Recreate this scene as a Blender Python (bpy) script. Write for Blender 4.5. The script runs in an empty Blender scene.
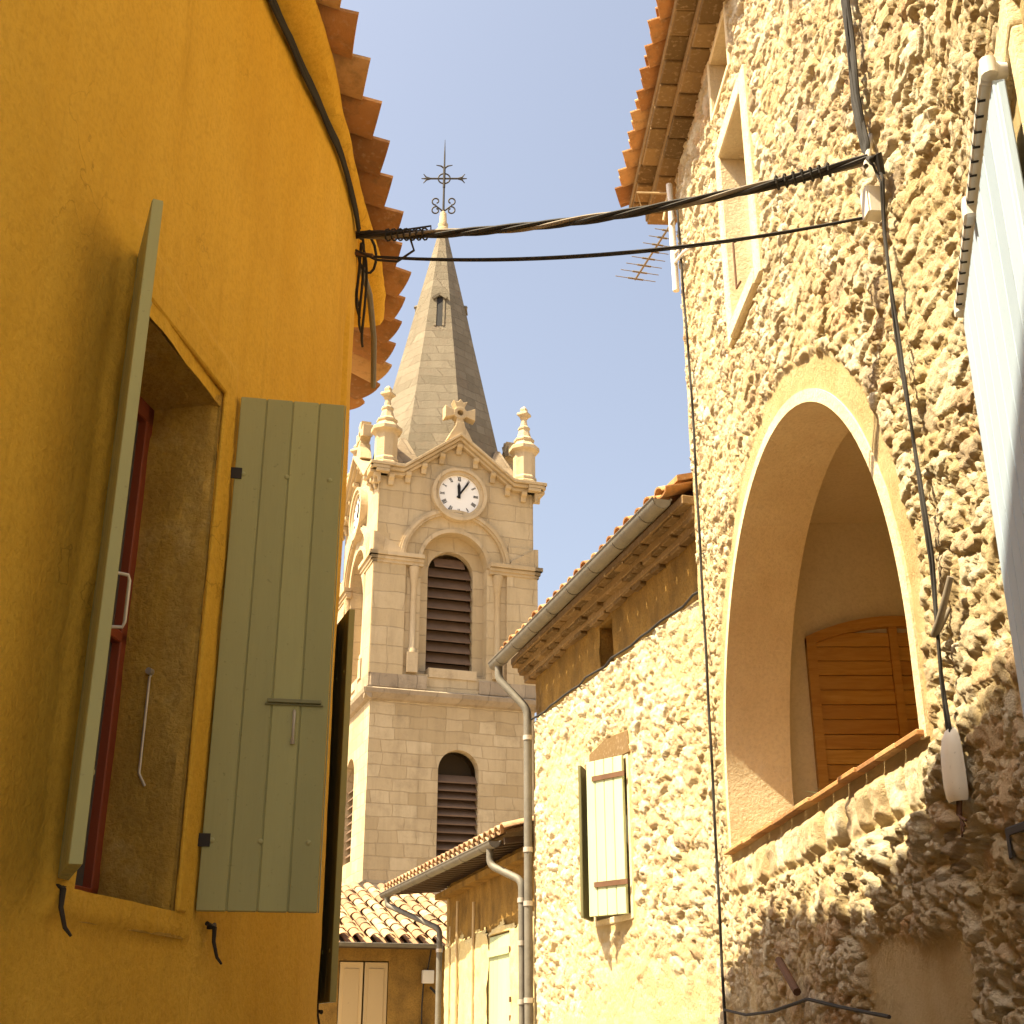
import bpy, bmesh, math, random
import numpy as np
from mathutils import Vector, Matrix
R = math.radians
random.seed(7)
scene = bpy.context.scene
COL = scene.collection

# ------------------------------------------------------------ camera, sky, sun, exposure
cam_d = bpy.data.cameras.new('camera')
cam = bpy.data.objects.new('camera', cam_d)
COL.objects.link(cam)
cam.location = (0, 0, 1.6)
cam.rotation_euler = (R(90 + 22.08), 0, 0)
cam_d.sensor_width = 36
cam_d.lens = 36 * 1282 / 1024
cam_d.clip_start = 0.05
cam_d.clip_end = 2000
scene.camera = cam

SUN = Vector((-0.50, -0.17, 0.85)).normalized()      # direction towards the sun
w = bpy.data.worlds.new('World')
scene.world = w
w.use_nodes = True
nt = w.node_tree
nt.nodes.clear()
sky = nt.nodes.new('ShaderNodeTexSky')
sky.sky_type = 'NISHITA'
sky.sun_disc = False
sky.sun_elevation = math.asin(SUN.z)
sky.sun_rotation = math.atan2(SUN.x, SUN.y)
sky.air_density = 1.0
sky.dust_density = 5.0
sky.ozone_density = 1.0
bg = nt.nodes.new('ShaderNodeBackground')
bg.inputs[1].default_value = 0.078
wo = nt.nodes.new('ShaderNodeOutputWorld')
hs = nt.nodes.new('ShaderNodeHueSaturation')
hs.inputs['Saturation'].default_value = 0.68
nt.links.new(sky.outputs[0], hs.inputs['Color'])
nt.links.new(hs.outputs[0], bg.inputs[0])
nt.links.new(bg.outputs[0], wo.inputs[0])

sd = bpy.data.lights.new('sun', 'SUN')
sd.energy = 5.0
sd.angle = R(0.6)
sd.color = (1.0, 0.84, 0.56)
so = bpy.data.objects.new('sun', sd)
COL.objects.link(so)
so.rotation_euler = SUN.to_track_quat('Z', 'Y').to_euler()
scene.view_settings.view_transform = 'Standard'
scene.view_settings.look = 'None'
scene.view_settings.exposure = 1.78
scene.view_settings.gamma = 1.0
scene.cycles.max_bounces = 10
scene.cycles.diffuse_bounces = 6

# ------------------------------------------------------------ numpy noise
def _h(ix, iy, seed=0):
    n = (ix.astype(np.int64) * 374761393 + iy.astype(np.int64) * 668265263 + seed * 1442695041) & 0xffffffff
    n = ((n ^ (n >> 13)) * 1274126177) & 0xffffffff
    n = (n ^ (n >> 16)) & 0xffffffff
    return n / 4294967295.0
def vnoise(u, v, seed=0):
    iu, iv = np.floor(u), np.floor(v)
    fu, fv = u - iu, v - iv
    fu = fu * fu * (3 - 2 * fu); fv = fv * fv * (3 - 2 * fv)
    a = _h(iu, iv, seed); b = _h(iu + 1, iv, seed); c = _h(iu, iv + 1, seed); d = _h(iu + 1, iv + 1, seed)
    return (a * (1 - fu) + b * fu) * (1 - fv) + (c * (1 - fu) + d * fu) * fv - .5
def fbm(u, v, oct=4, seed=0):
    s = 0; a = 1
    for k in range(oct):
        s = s + a * vnoise(u * 2 ** k + 17.3 * k, v * 2 ** k + 5.1 * k, seed + k); a *= .5
    return s
def voro(u, v, seed=0, jit=.85):
    iu, iv = np.floor(u), np.floor(v)
    F1 = np.full(u.shape, 9.); F2 = np.full(u.shape, 9.); ID = np.zeros(u.shape); ID2 = np.zeros(u.shape)
    for a in (-1, 0, 1):
        for b in (-1, 0, 1):
            cu, cv = iu + a, iv + b
            px = cu + .5 + jit * (_h(cu, cv, seed) - .5); py = cv + .5 + jit * (_h(cu, cv, seed + 9) - .5)
            d = np.hypot(u - px, v - py)
            r = _h(cu, cv, seed + 21); r2 = _h(cu, cv, seed + 33)
            near = d < F1
            F2 = np.where(near, F1, np.minimum(F2, d))
            ID = np.where(near, r, ID); ID2 = np.where(near, r2, ID2)
            F1 = np.where(near, d, F1)
    return F1, F2, ID, ID2
def sst(a, b, x):
    t = np.clip((x - a) / (b - a), 0, 1)
    return t * t * (3 - 2 * t)

# ------------------------------------------------------------ object helpers
def tag(o, label=None, cat=None, group=None, kind=None):
    if label: o['label'] = label
    if cat: o['category'] = cat
    if group: o['group'] = group
    if kind: o['kind'] = kind
    return o
def thing(name, label, cat, loc=(0, 0, 0), rz=0, group=None):
    o = bpy.data.objects.new(name, None)
    COL.objects.link(o); o.location = loc; o.rotation_euler = (0, 0, rz)
    return tag(o, label, cat, group)
def wloc(p):
    v = Vector((0, 0, 0))
    while p is not None:
        v += p.location; p = p.parent
    return v

class MB:
    def __init__(s): s.v = []; s.f = []; s.t = []
    def quad(s, pts, t=.5):
        n = len(s.v); s.v += [tuple(p) for p in pts]; s.f.append(tuple(range(n, n + len(pts)))); s.t.append(t)
    def box(s, c, dims, rz=0, t=.5, M=None):
        x, y, z = [d / 2 for d in dims]
        m = M if M is not None else Matrix.Rotation(rz, 4, 'Z')
        c = Vector(c); n = len(s.v)
        for dx, dy, dz in ((-x,-y,-z),(x,-y,-z),(x,y,-z),(-x,y,-z),(-x,-y,z),(x,-y,z),(x,y,z),(-x,y,z)):
            s.v.append(tuple(c + m @ Vector((dx, dy, dz))))
        for f in ((0,3,2,1),(4,5,6,7),(0,1,5,4),(1,2,6,5),(2,3,7,6),(3,0,4,7)):
            s.f.append(tuple(n + i for i in f)); s.t.append(t)
        return s
    def bar(s, a, b, wd, ht, t=.5, up=(0, 0, 1)):
        a = Vector(a); b = Vector(b); d = (b - a); L = d.length; d.normalize()
        u = Vector(up); sx = d.cross(u)
        if sx.length < 1e-4: sx = d.cross(Vector((0, 1, 0)))
        sx.normalize(); u = sx.cross(d)
        m = Matrix((( sx.x, d.x, u.x, 0), (sx.y, d.y, u.y, 0), (sx.z, d.z, u.z, 0), (0, 0, 0, 1)))
        return s.box((a + b) / 2, (wd, L, ht), t=t, M=m)
    def tube(s, pts, r, n=8, t=.5, caps=True):
        pts = [Vector(p) for p in pts]; rs = r if isinstance(r, (list, tuple)) else [r] * len(pts)
        base = len(s.v); prev = None
        for i, p in enumerate(pts):
            d = (pts[min(i + 1, len(pts) - 1)] - pts[max(i - 1, 0)]).normalized()
            if prev is None:
                a = d.cross(Vector((0, 0, 1)))
                if a.length < .05: a = d.cross(Vector((0, 1, 0)))
            else:
                a = prev - d * prev.dot(d)
            a.normalize(); prev = a; b = d.cross(a)
            for k in range(n):
                an = 2 * math.pi * k / n
                s.v.append(tuple(p + (a * math.cos(an) + b * math.sin(an)) * rs[i]))
        for i in range(len(pts) - 1):
            for k in range(n):
                k2 = (k + 1) % n
                s.f.append((base + i * n + k, base + i * n + k2, base + (i + 1) * n + k2, base + (i + 1) * n + k)); s.t.append(t)
        if caps:
            s.f.append(tuple(base + k for k in range(n))[::-1]); s.t.append(t)
            e = base + (len(pts) - 1) * n
            s.f.append(tuple(e + k for k in range(n))); s.t.append(t)
        return s
    def lathe(s, c, prof, n=8, rot=0, t=.5):
        base = len(s.v); c = Vector(c)
        for r, z in prof:
            for k in range(n):
                a = rot + 2 * math.pi * k / n
                s.v.append((c.x + r * math.cos(a), c.y + r * math.sin(a), c.z + z))
        for i in range(len(prof) - 1):
            for k in range(n):
                k2 = (k + 1) % n
                s.f.append((base + i * n + k, base + i * n + k2, base + (i + 1) * n + k2, base + (i + 1) * n + k)); s.t.append(t)
        s.f.append(tuple(base + k for k in range(n))[::-1]); s.t.append(t)
        e = base + (len(prof) - 1) * n
        s.f.append(tuple(e + k for k in range(n))); s.t.append(t)
        return s
    def prism(s, poly, fn, d0, d1, t=.5):
        """poly: 2d points; fn(a, b, d) -> xyz; closed solid between depths d0 and d1"""
        n = len(s.v); k = len(poly)
        for a, b in poly: s.v.append(tuple(fn(a, b, d0)))
        for a, b in poly: s.v.append(tuple(fn(a, b, d1)))
        s.f.append(tuple(range(n, n + k))); s.f.append(tuple(range(n + k, n + 2 * k))[::-1]); s.t += [t, t]
        for i in range(k):
            j = (i + 1) % k
            s.f.append((n + i, n + k + i, n + k + j, n + j)); s.t.append(t)
        return s
    def ring(s, c, r0, r1, a0, a1, fn, d0, d1, n=24, t=.5, stilt=0):
        """annulus sector (angles in degrees from +a axis) extruded; optional straight legs down by stilt"""
        P = []
        if stilt: P.append((c[0] + r0, c[1] - stilt, c[0] + r1, c[1] - stilt))
        for i in range(n + 1):
            a = R(a0 + (a1 - a0) * i / n)
            P.append((c[0] + r0 * math.cos(a), c[1] + r0 * math.sin(a), c[0] + r1 * math.cos(a), c[1] + r1 * math.sin(a)))
        if stilt: P.append((c[0] - r0, c[1] - stilt, c[0] - r1, c[1] - stilt))
        base = len(s.v)
        for q in P:
            s.v += [tuple(fn(q[0], q[1], d0)), tuple(fn(q[2], q[3], d0)), tuple(fn(q[2], q[3], d1)), tuple(fn(q[0], q[1], d1))]
        for i in range(len(P) - 1):
            for k in range(4):
                k2 = (k + 1) % 4
                s.f.append((base + 4 * i + k, base + 4 * i + k2, base + 4 * i + 4 + k2, base + 4 * i + 4 + k)); s.t.append(t)
        if abs(a1 - a0) < 359 or stilt:
            s.f.append((base, base + 3, base + 2, base + 1)); e = base + 4 * (len(P) - 1)
            s.f.append((e, e + 1, e + 2, e + 3)); s.t += [t, t]
        return s
    def build(s, name, mat, parent=None, smooth=False, bevel=0, jitter=0, local=False):
        me = bpy.data.meshes.new(name)
        off = Vector((0, 0, 0)) if (parent is None or local) else wloc(parent)
        me.from_pydata([tuple(Vector(v) - off) for v in s.v], [], s.f)
        at = me.attributes.new('tint', 'FLOAT', 'FACE')
        at.data.foreach_set('value', s.t)
        bm = bmesh.new(); bm.from_mesh(me)
        if bevel:
            bmesh.ops.remove_doubles(bm, verts=bm.verts, dist=1e-5)
            bmesh.ops.bevel(bm, geom=[e for e in bm.edges if len(e.link_faces) == 2 and e.calc_face_angle(0) > .5], offset=bevel, segments=2 if bevel > .01 else 1, affect='EDGES', profile=.6)
        bmesh.ops.recalc_face_normals(bm, faces=bm.faces)
        bm.to_mesh(me); bm.free()
        if smooth:
            me.polygons.foreach_set('use_smooth', [True] * len(me.polygons))
            try: me.set_sharp_from_angle(angle=R(40))
            except Exception: pass
        me.materials.append(mat)
        o = bpy.data.objects.new(name, me); COL.objects.link(o)
        if parent is not None: o.parent = parent
        return o

def grid_wall(name, mat, S, Z, P, N, D, hole, parent, attrs=None, smooth=True):
    """dense relief wall. S, Z 1-d arrays; P(s)->(x,y); N(s)->(nx,ny); D matrix [len(Z), len(S)] displacement"""
    off = wloc(parent) if parent is not None else Vector((0, 0, 0))
    px, py = P(S); nx, ny = N(S)
    X = px[None, :] + nx[None, :] * D - off.x
    Y = py[None, :] + ny[None, :] * D - off.y
    ZZ = np.repeat(Z[:, None], len(S), 1) - off.z
    co = np.stack([X, Y, ZZ], -1).reshape(-1, 3).astype(np.float32)
    sc = (S[1:] + S[:-1]) / 2; zc = (Z[1:] + Z[:-1]) / 2
    SS, CC = np.meshgrid(sc, zc)
    keep = ~hole(SS, CC)
    n = len(S)
    idx = (np.arange(len(Z) - 1)[:, None] * n + np.arange(n - 1)[None, :])[keep]
    q = np.stack([idx, idx + n, idx + n + 1, idx + 1], -1).astype(np.int32)
    me = bpy.data.meshes.new(name)
    me.vertices.add(len(co)); me.vertices.foreach_set('co', co.ravel())
    me.loops.add(q.size); me.loops.foreach_set('vertex_index', q.ravel())
    me.polygons.add(len(q))
    me.polygons.foreach_set('loop_start', np.arange(0, q.size, 4, dtype=np.int32))
    me.polygons.foreach_set('loop_total', np.full(len(q), 4, dtype=np.int32))
    me.update(calc_edges=True)
    me.validate()
    if smooth: me.polygons.foreach_set('use_smooth', np.ones(len(me.polygons), dtype=bool))
    for k, v in (attrs or {}).items():
        at = me.attributes.new(k, 'FLOAT', 'POINT'); at.data.foreach_set('value', v.astype(np.float32).ravel())
    me.materials.append(mat)
    o = bpy.data.objects.new(name, me); COL.objects.link(o)
    if parent is not None: o.parent = parent
    return o
def axis_pts(a, b, step, extra=()):
    x = list(np.arange(a, b, step)) + [b]
    for e in extra:
        k = int(np.argmin([abs(q - e) for q in x])); x[k] = e
    return np.array(sorted(set(x)))

# ------------------------------------------------------------ materials
class NT:
    def __init__(s, name):
        s.m = bpy.data.materials.new(name); s.m.use_nodes = True
        s.t = s.m.node_tree; s.b = s.t.nodes['Principled BSDF']; s.tc = s.t.nodes.new('ShaderNodeTexCoord')
    def n(s, typ, **k):
        o = s.t.nodes.new(typ)
        for a, b in k.items(): setattr(o, a, b)
        return o
    def link(s, a, b): s.t.links.new(a, b)
    def co(s, scale=(1, 1, 1)):
        mp = s.n('ShaderNodeMapping'); mp.inputs['Scale'].default_value = scale
        s.link(s.tc.outputs['Object'], mp.inputs[0]); return mp.outputs[0]
    def noise(s, scale, detail=4, rough=.55, vec=None, dist=0):
        o = s.n('ShaderNodeTexNoise'); o.inputs['Scale'].default_value = scale; o.inputs['Detail'].default_value = detail
        o.inputs['Roughness'].default_value = rough; o.inputs['Distortion'].default_value = dist
        s.link(vec if vec is not None else s.tc.outputs['Object'], o.inputs['Vector']); return o.outputs['Fac']
    def ramp(s, fac, stops):
        o = s.n('ShaderNodeValToRGB'); e = o.color_ramp.elements
        e[0].position, e[0].color = stops[0][0], (*stops[0][1], 1); e[1].position, e[1].color = stops[-1][0], (*stops[-1][1], 1)
        for p, c in stops[1:-1]:
            q = e.new(p); q.color = (*c, 1)
        s.link(fac, o.inputs[0]); return o.outputs[0]
    def mix(s, fac, a, b, mode='MIX'):
        o = s.n('ShaderNodeMix', data_type='RGBA', blend_type=mode)
        for i, v in ((0, fac), (6, a), (7, b)):
            if isinstance(v, (int, float)): o.inputs[i].default_value = v
            elif isinstance(v, tuple): o.inputs[i].default_value = (*v, 1)
            else: s.link(v, o.inputs[i])
        return o.outputs[2]
    def attr(s, name):
        o = s.n('ShaderNodeAttribute'); o.attribute_name = name; return o.outputs['Fac']
    def mul(s, a, b, op='MULTIPLY'):
        o = s.n('ShaderNodeMath', operation=op)
        for i, v in ((0, a), (1, b)):
            if isinstance(v, (int, float)): o.inputs[i].default_value = v
            else: s.link(v, o.inputs[i])
        return o.outputs[0]
    def out(s, col, rough=.9, bump=None, dist=.01, strength=1, metal=0, spec=.25):
        if isinstance(col, tuple): s.b.inputs['Base Color'].default_value = (*col, 1)
        else: s.link(col, s.b.inputs['Base Color'])
        s.b.inputs['Roughness'].default_value = rough; s.b.inputs['Metallic'].default_value = metal
        s.b.inputs['Specular IOR Level'].default_value = spec
        if bump is not None:
            o = s.n('ShaderNodeBump'); o.inputs['Strength'].default_value = strength; o.inputs['Distance'].default_value = dist
            s.link(bump, o.inputs['Height']); s.link(o.outputs[0], s.b.inputs['Normal'])
        return s.m

def plaster(name, c1, c2, c3, scale=1.5, bump=.004, crack=0):
    m = NT(name)
    big = m.noise(scale, 5, .6); fine = m.noise(45, 6, .7); streak = m.noise(1, 5, .6, m.co((5, 5, .6)))
    c = m.ramp(big, [(.32, c1), (.55, c2), (.72, c3)])
    c = m.mix(.45, c, m.ramp(streak, [(.3, c1), (.7, c3)]))
    c = m.mix(m.ramp(fine, [(.45, (0, 0, 0)), (.72, (.55, .55, .55))]), c, tuple(x * .78 for x in c1))
    c = m.mix(m.ramp(m.noise(scale * 4, 8, .75), [(.5, (0, 0, 0)), (.75, (.4, .4, .4))]), c, tuple(x * .76 for x in c1))
    if crack:
        wv = m.n('ShaderNodeVectorMath', operation='ADD'); nz = m.n('ShaderNodeTexNoise'); nz.inputs['Scale'].default_value = 3; nz.inputs['Detail'].default_value = 6
        m.link(m.tc.outputs['Object'], nz.inputs['Vector']); m.link(m.tc.outputs['Object'], wv.inputs[0]); m.link(nz.outputs['Color'], wv.inputs[1])
        vo = m.n('ShaderNodeTexVoronoi', feature='DISTANCE_TO_EDGE'); vo.inputs['Scale'].default_value = .9; m.link(wv.outputs[0], vo.inputs['Vector'])
        line = m.ramp(vo.outputs['Distance'], [(.0, (1, 1, 1)), (.006, (0, 0, 0))]); gate_ = m.ramp(m.noise(.8, 3), [(.5, (0, 0, 0)), (.62, (1, 1, 1))])
        c = m.mix(m.mul(m.mul(line, gate_), crack), c, tuple(x * .35 for x in c1))
        drip = m.ramp(m.noise(1, 6, .7, m.co((9, 9, .5))), [(.56, (0, 0, 0)), (.74, (1, 1, 1))])
        c = m.mix(m.mul(drip, .35), c, tuple(x * .6 for x in c1))
    h = m.mul(m.mul(fine, 1.0), m.mul(m.noise(9, 5, .6), 1.0), 'ADD')
    return m.out(c, .93, h, bump, 1, spec=.15)
M = {}
M['ochre'] = plaster('ochre_plaster', (.60, .345, .035), (.67, .40, .045), (.72, .45, .065), 1.2, .008, .5)
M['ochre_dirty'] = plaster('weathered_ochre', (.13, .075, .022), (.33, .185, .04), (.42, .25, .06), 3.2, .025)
M['reveal'] = plaster('worn_reveal_plaster', (.40, .23, .03), (.56, .34, .045), (.66, .47, .16), 5, .02)
M['cream'] = plaster('cream_plaster', (.63, .51, .31), (.71, .60, .39), (.75, .65, .45), 3, .012)
M['yellow'] = plaster('pale_yellow_plaster', (.52, .40, .17), (.60, .47, .22), (.64, .52, .28), 2.5, .008)
M['room'] = plaster('loggia_plaster', (.74, .64, .42), (.78, .69, .47), (.81, .72, .51), 1.5, .004)

def rubble():
    m = NT('rubble_stone')
    idr = m.attr('stone'); msk = m.attr('mask'); pl = m.attr('plain')
    st = m.ramp(idr, [(0, (.50, .40, .27)), (.15, (.64, .50, .28)), (.35, (.76, .67, .48)), (.55, (.82, .74, .55)), (.72, (.66, .56, .40)), (.86, (.68, .48, .28)), (1, (.46, .38, .28))])
    n1 = m.noise(6, 6, .65); n2 = m.noise(40, 7, .75)
    st = m.mix(m.ramp(n1, [(.42, (0, 0, 0)), (.7, (.6, .6, .6))]), st, (.50, .37, .20))
    st = m.mix(m.ramp(n2, [(.5, (0, 0, 0)), (.72, (.5, .5, .5))]), st, (.50, .38, .22))
    mo = m.ramp(m.noise(12, 5), [(.3, (.60, .45, .22)), (.7, (.72, .58, .34))])
    c = m.mix(msk, mo, st)
    c = m.mix(pl, c, m.ramp(m.noise(3, 6, .6), [(.3, (.50, .36, .17)), (.7, (.62, .49, .27))]))
    h = m.mul(m.mul(n2, 1.0), m.mul(m.noise(17, 8, .8), 1.8), 'ADD')
    return m.out(c, .97, h, .02, 1, spec=.05)
M['rubble'] = rubble()

def ashlar(name, bw, bh, stain=.5, mort=(.40, .28, .16), cols=((.44, .32, .19), (.52, .39, .25), (.57, .45, .30))):
    m = NT(name)
    sep = m.n('ShaderNodeSeparateXYZ'); m.link(m.tc.outputs['Object'], sep.inputs[0])
    u = m.mul(sep.outputs[0], sep.outputs[1], 'ADD')
    u = m.mul(u, m.mul(m.noise(1.2, 2), .25), 'ADD')
    v = m.mul(sep.outputs[2], m.mul(m.noise(1.7, 2), .12), 'ADD')
    cb = m.n('ShaderNodeCombineXYZ'); m.link(u, cb.inputs[0]); m.link(v, cb.inputs[1])
    br = m.n('ShaderNodeTexBrick'); m.link(cb.outputs[0], br.inputs['Vector'])
    br.inputs['Scale'].default_value = 1; br.inputs['Brick Width'].default_value = bw; br.inputs['Row Height'].default_value = bh
    br.inputs['Mortar Size'].default_value = .012; br.inputs['Mortar Smooth'].default_value = .5; br.inputs['Bias'].default_value = 0
    br.inputs['Color1'].default_value = (0, 0, 0, 1); br.inputs['Color2'].default_value = (1, 1, 1, 1); br.inputs['Mortar'].default_value = (.5, .5, .5, 1)
    br.squash = .7; br.squash_frequency = 3
    c = m.ramp(br.outputs['Color'], [(0, cols[0]), (.5, cols[1]), (1, cols[2])])
    n = m.noise(1.1, 8, .7)
    c = m.mix(m.ramp(n, [(.35, (0, 0, 0)), (.75, (.7, .7, .7))]), c, cols[0])
    c = m.mix(m.mul(br.outputs['Fac'], .32), c, mort)
    c = m.mix(m.mul(m.ramp(m.noise(1, 7, .7, m.co((3.5, 3.5, .35))), [(.48, (0, 0, 0)), (.72, (1, 1, 1))]), .35), c, tuple(x * .6 for x in cols[0]))
    c = m.mix(m.mul(m.ramp(m.noise(2.2, 8, .72), [(.52, (0, 0, 0)), (.72, (1, 1, 1))]), stain), c, (.20, .155, .11))
    h = m.mul(m.mul(m.noise(18, 7, .7), .8), m.mul(br.outputs['Fac'], -.7), 'ADD')
    return m.out(c, .93, h, .03, 1, spec=.12)
M['ashlar'] = ashlar('tower_ashlar', .75, .36, .3, (.42, .29, .16), ((.40, .30, .17), (.50, .39, .24), (.55, .44, .28)))
M['ashlar_fine'] = ashlar('tower_dressed_stone', 1.3, .55, .15, (.38, .27, .16), ((.45, .345, .20), (.51, .40, .25), (.55, .44, .28)))
M['mould'] = ashlar('moulding_stone', 1.6, 9, .35, (.42, .3, .18), ((.44, .33, .19), (.50, .39, .24), (.54, .43, .28)))
M['weather'] = ashlar('lichen_stone', .8, .6, .85, (.2, .16, .11), ((.27, .21, .14), (.34, .27, .19), (.42, .34, .24)))
M['spire'] = ashlar('spire_stone', .7, .33, 1.0, (.22, .17, .12), ((.165, .14, .10), (.195, .165, .12), (.235, .20, .145)))

def tiles(name, a, b, c_, lich=.4):
    m = NT(name)
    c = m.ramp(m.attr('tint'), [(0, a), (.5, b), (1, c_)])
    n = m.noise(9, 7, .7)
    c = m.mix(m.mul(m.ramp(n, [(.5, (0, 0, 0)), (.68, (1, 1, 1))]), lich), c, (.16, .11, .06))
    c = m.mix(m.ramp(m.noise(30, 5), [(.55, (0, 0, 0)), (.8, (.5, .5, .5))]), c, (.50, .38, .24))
    return m.out(c, .9, m.noise(35, 6, .7), .006, 1, spec=.15)
M['tile'] = tiles('terracotta_tile', (.26, .13, .055), (.42, .21, .08), (.52, .33, .155), .6)
M['tile_old'] = tiles('old_roof_tile', (.22, .14, .08), (.40, .23, .12), (.48, .34, .20), .8)
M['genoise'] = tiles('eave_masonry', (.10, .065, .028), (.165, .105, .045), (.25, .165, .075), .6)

def paint(name, col, dark=.75, rough=.55, scale=3):
    m = NT(name)
    t = m.ramp(m.attr('tint'), [(0, tuple(x * .86 for x in col)), (1, tuple(min(1, x * 1.12) for x in col))])
    c = m.mix(m.ramp(m.noise(scale, 5, .6, m.co((1, 1, .25))), [(.35, (0, 0, 0)), (.7, (.6, .6, .6))]), t, tuple(x * dark for x in col))
    c = m.mix(m.ramp(m.noise(60, 3), [(.66, (0, 0, 0)), (.74, (.5, .5, .5))]), c, tuple(x * .5 for x in col))
    chip = m.ramp(m.noise(7, 9, .8, m.co((1, 1, .5))), [(.655, (0, 0, 0)), (.675, (.8, .8, .8))])
    c = m.mix(chip, c, tuple(x * .45 + .03 for x in col))
    return m.out(c, rough, m.noise(30, 4, .6, m.co((1, 1, .12))), .0015, 1, spec=.35)
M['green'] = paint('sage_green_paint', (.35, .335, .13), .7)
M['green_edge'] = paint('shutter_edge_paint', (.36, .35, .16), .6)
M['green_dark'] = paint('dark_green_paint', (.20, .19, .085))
M['pale_green'] = paint('pale_green_paint', (.50, .56, .34), .7)
M['mint'] = paint('mint_green_paint', (.42, .47, .26), .75)
M['white_blue'] = paint('blue_white_paint', (.34, .44, .56), .9)
M['red_wood'] = paint('red_brown_frame', (.26, .055, .02), .6)
M['beige'] = paint('beige_paint', (.52, .38, .19), .85)
M['white'] = paint('offwhite_plastic', (.70, .66, .56), .9, .5)
M['white_metal'] = paint('white_metal', (.66, .64, .60), .7, .4)
M['louvre'] = paint('louvre_brown', (.16, .095, .055), .6, .8)
M['dark_wood'] = paint('dark_rafters', (.10, .065, .035), .6, .9)
def pine():
    m = NT('varnished_pine')
    g = m.noise(2.5, 6, .6, m.co((1, 1, 9)), 1.2)
    c = m.ramp(g, [(.3, (.42, .20, .03)), (.5, (.52, .28, .05)), (.7, (.60, .35, .08))])
    c = m.mix(m.ramp(m.attr('tint'), [(0, (.5, .5, .5)), (1, (0, 0, 0))]), c, (.34, .14, .03))
    vo = m.n('ShaderNodeTexVoronoi'); vo.inputs['Scale'].default_value = 3.5; m.link(m.co((1, 1, 2)), vo.inputs['Vector'])
    c = m.mix(m.ramp(vo.outputs['Distance'], [(.03, (1, 1, 1)), (.09, (0, 0, 0))]), c, (.12, .045, .01))
    return m.out(c, .5, g, .002, 1, spec=.35)
M['pine'] = pine()
def metal(name, col, rough=.5, met=.7):
    m = NT(name)
    c = m.mix(m.ramp(m.noise(6, 6, .7), [(.4, (0, 0, 0)), (.7, (.8, .8, .8))]), col, tuple(x * .65 for x in col))
    return m.out(c, rough, m.noise(25, 4), .001, 1, met, .4)
M['zinc'] = metal('zinc_gutter', (.17, .155, .125), .65, .3)
M['iron'] = metal('black_iron', (.035, .028, .022), .7, .3)
M['rust'] = metal('rusty_iron', (.14, .07, .035), .8, .2)
M['galv'] = metal('galvanised_steel', (.55, .50, .42), .45, .6)
M['rubber'] = metal('cable_sheath', (.028, .025, .022), .9, 0)
M['grey_cable'] = metal('grey_cable_sheath', (.20, .17, .13), .85, 0)
M['tan_cable'] = metal('tan_cable_sheath', (.45, .33, .17), .7, 0)
M['dial'] = NT('clock_enamel').out((.78, .76, .72), .3, spec=.5)
M['black'] = NT('matt_black').out((.015, .013, .012), .7)
M['void'] = NT('dark_interior').out((.05, .035, .02), .95)
g_ = NT('window_glass'); g_.out((.08, .08, .07), .06, spec=.8); M['glass'] = g_.m
lf = NT('leaf_green'); M['leaf'] = lf.out(lf.ramp(lf.noise(20, 3), [(.3, (.06, .10, .045)), (.7, (.12, .17, .08))]), .6)
gm = NT('street_ground')
M['ground'] = gm.out(gm.ramp(gm.noise(3, 8, .7), [(.3, (.24, .19, .13)), (.7, (.36, .30, .21))]), .95, gm.noise(20, 6), .01, 1)

# ------------------------------------------------------------ the ground
g = MB(); g.quad([(-400, -400, 0), (400, -400, 0), (400, 900, 0), (-400, 900, 0)])
tag(g.build('ground', M['ground']), kind='structure')

# ------------------------------------------------------------ plan lines of the walls
def line_fn(P, D):
    Dn = Vector(D).normalized()
    return (lambda s: (P[0] + np.asarray(s) * Dn.x, P[1] + np.asarray(s) * Dn.y)), Dn
def pt(P, D, n, s, out, z):           # one point, out towards the street
    return Vector((P[0] + D.x * s + n.x * out, P[1] + D.y * s + n.y * out, z))
LP = (-1.8, 0); LD = Vector((.162, 1)).normalized(); LN = Vector((LD.y, -LD.x))          # yellow house
RP = (1.9, 0); RD = Vector((-.0488, 1)).normalized(); RN = Vector((-RD.y, RD.x))         # arch house
R0P = (1.9 - .0488 * 4.095, 4.095); R0D = Vector((-.35, -1.32)).normalized(); R0N = Vector((R0D.y, -R0D.x))
QP = (1.666, 9.10); QD = Vector((-.281, 1)).normalized(); QN = Vector((-QD.y, QD.x))     # second stone house
KP = (.27, 14.8); KD = Vector((-.25, 1)).normalized(); KN = Vector((-KD.y, KD.x))        # low yellow house
def Lp(s, o, z): return pt(LP, LD, LN, s, o, z)
def Rp(s, o, z):
    if s < 4.1: return pt(R0P, R0D, R0N, 4.1 - s, o, z)
    return pt(RP, RD, RN, s, o, z)
def Qp(s, o, z): return pt(QP, QD, QN, s, o, z)
def Kp(s, o, z): return pt(KP, KD, KN, s, o, z)

def Rc(s, o, z): return Rp(s - o * s / 1.9, o, 1.6 + (z - 1.6) * (1 - o / 1.9))   # things that stand off the wall

# ============================================================ YELLOW HOUSE ON THE LEFT
yellow = thing('yellow_house', 'ochre plastered house on the left with terracotta eave and sage green shutters', 'house', (-2.5, 4.0, 0))
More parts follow.
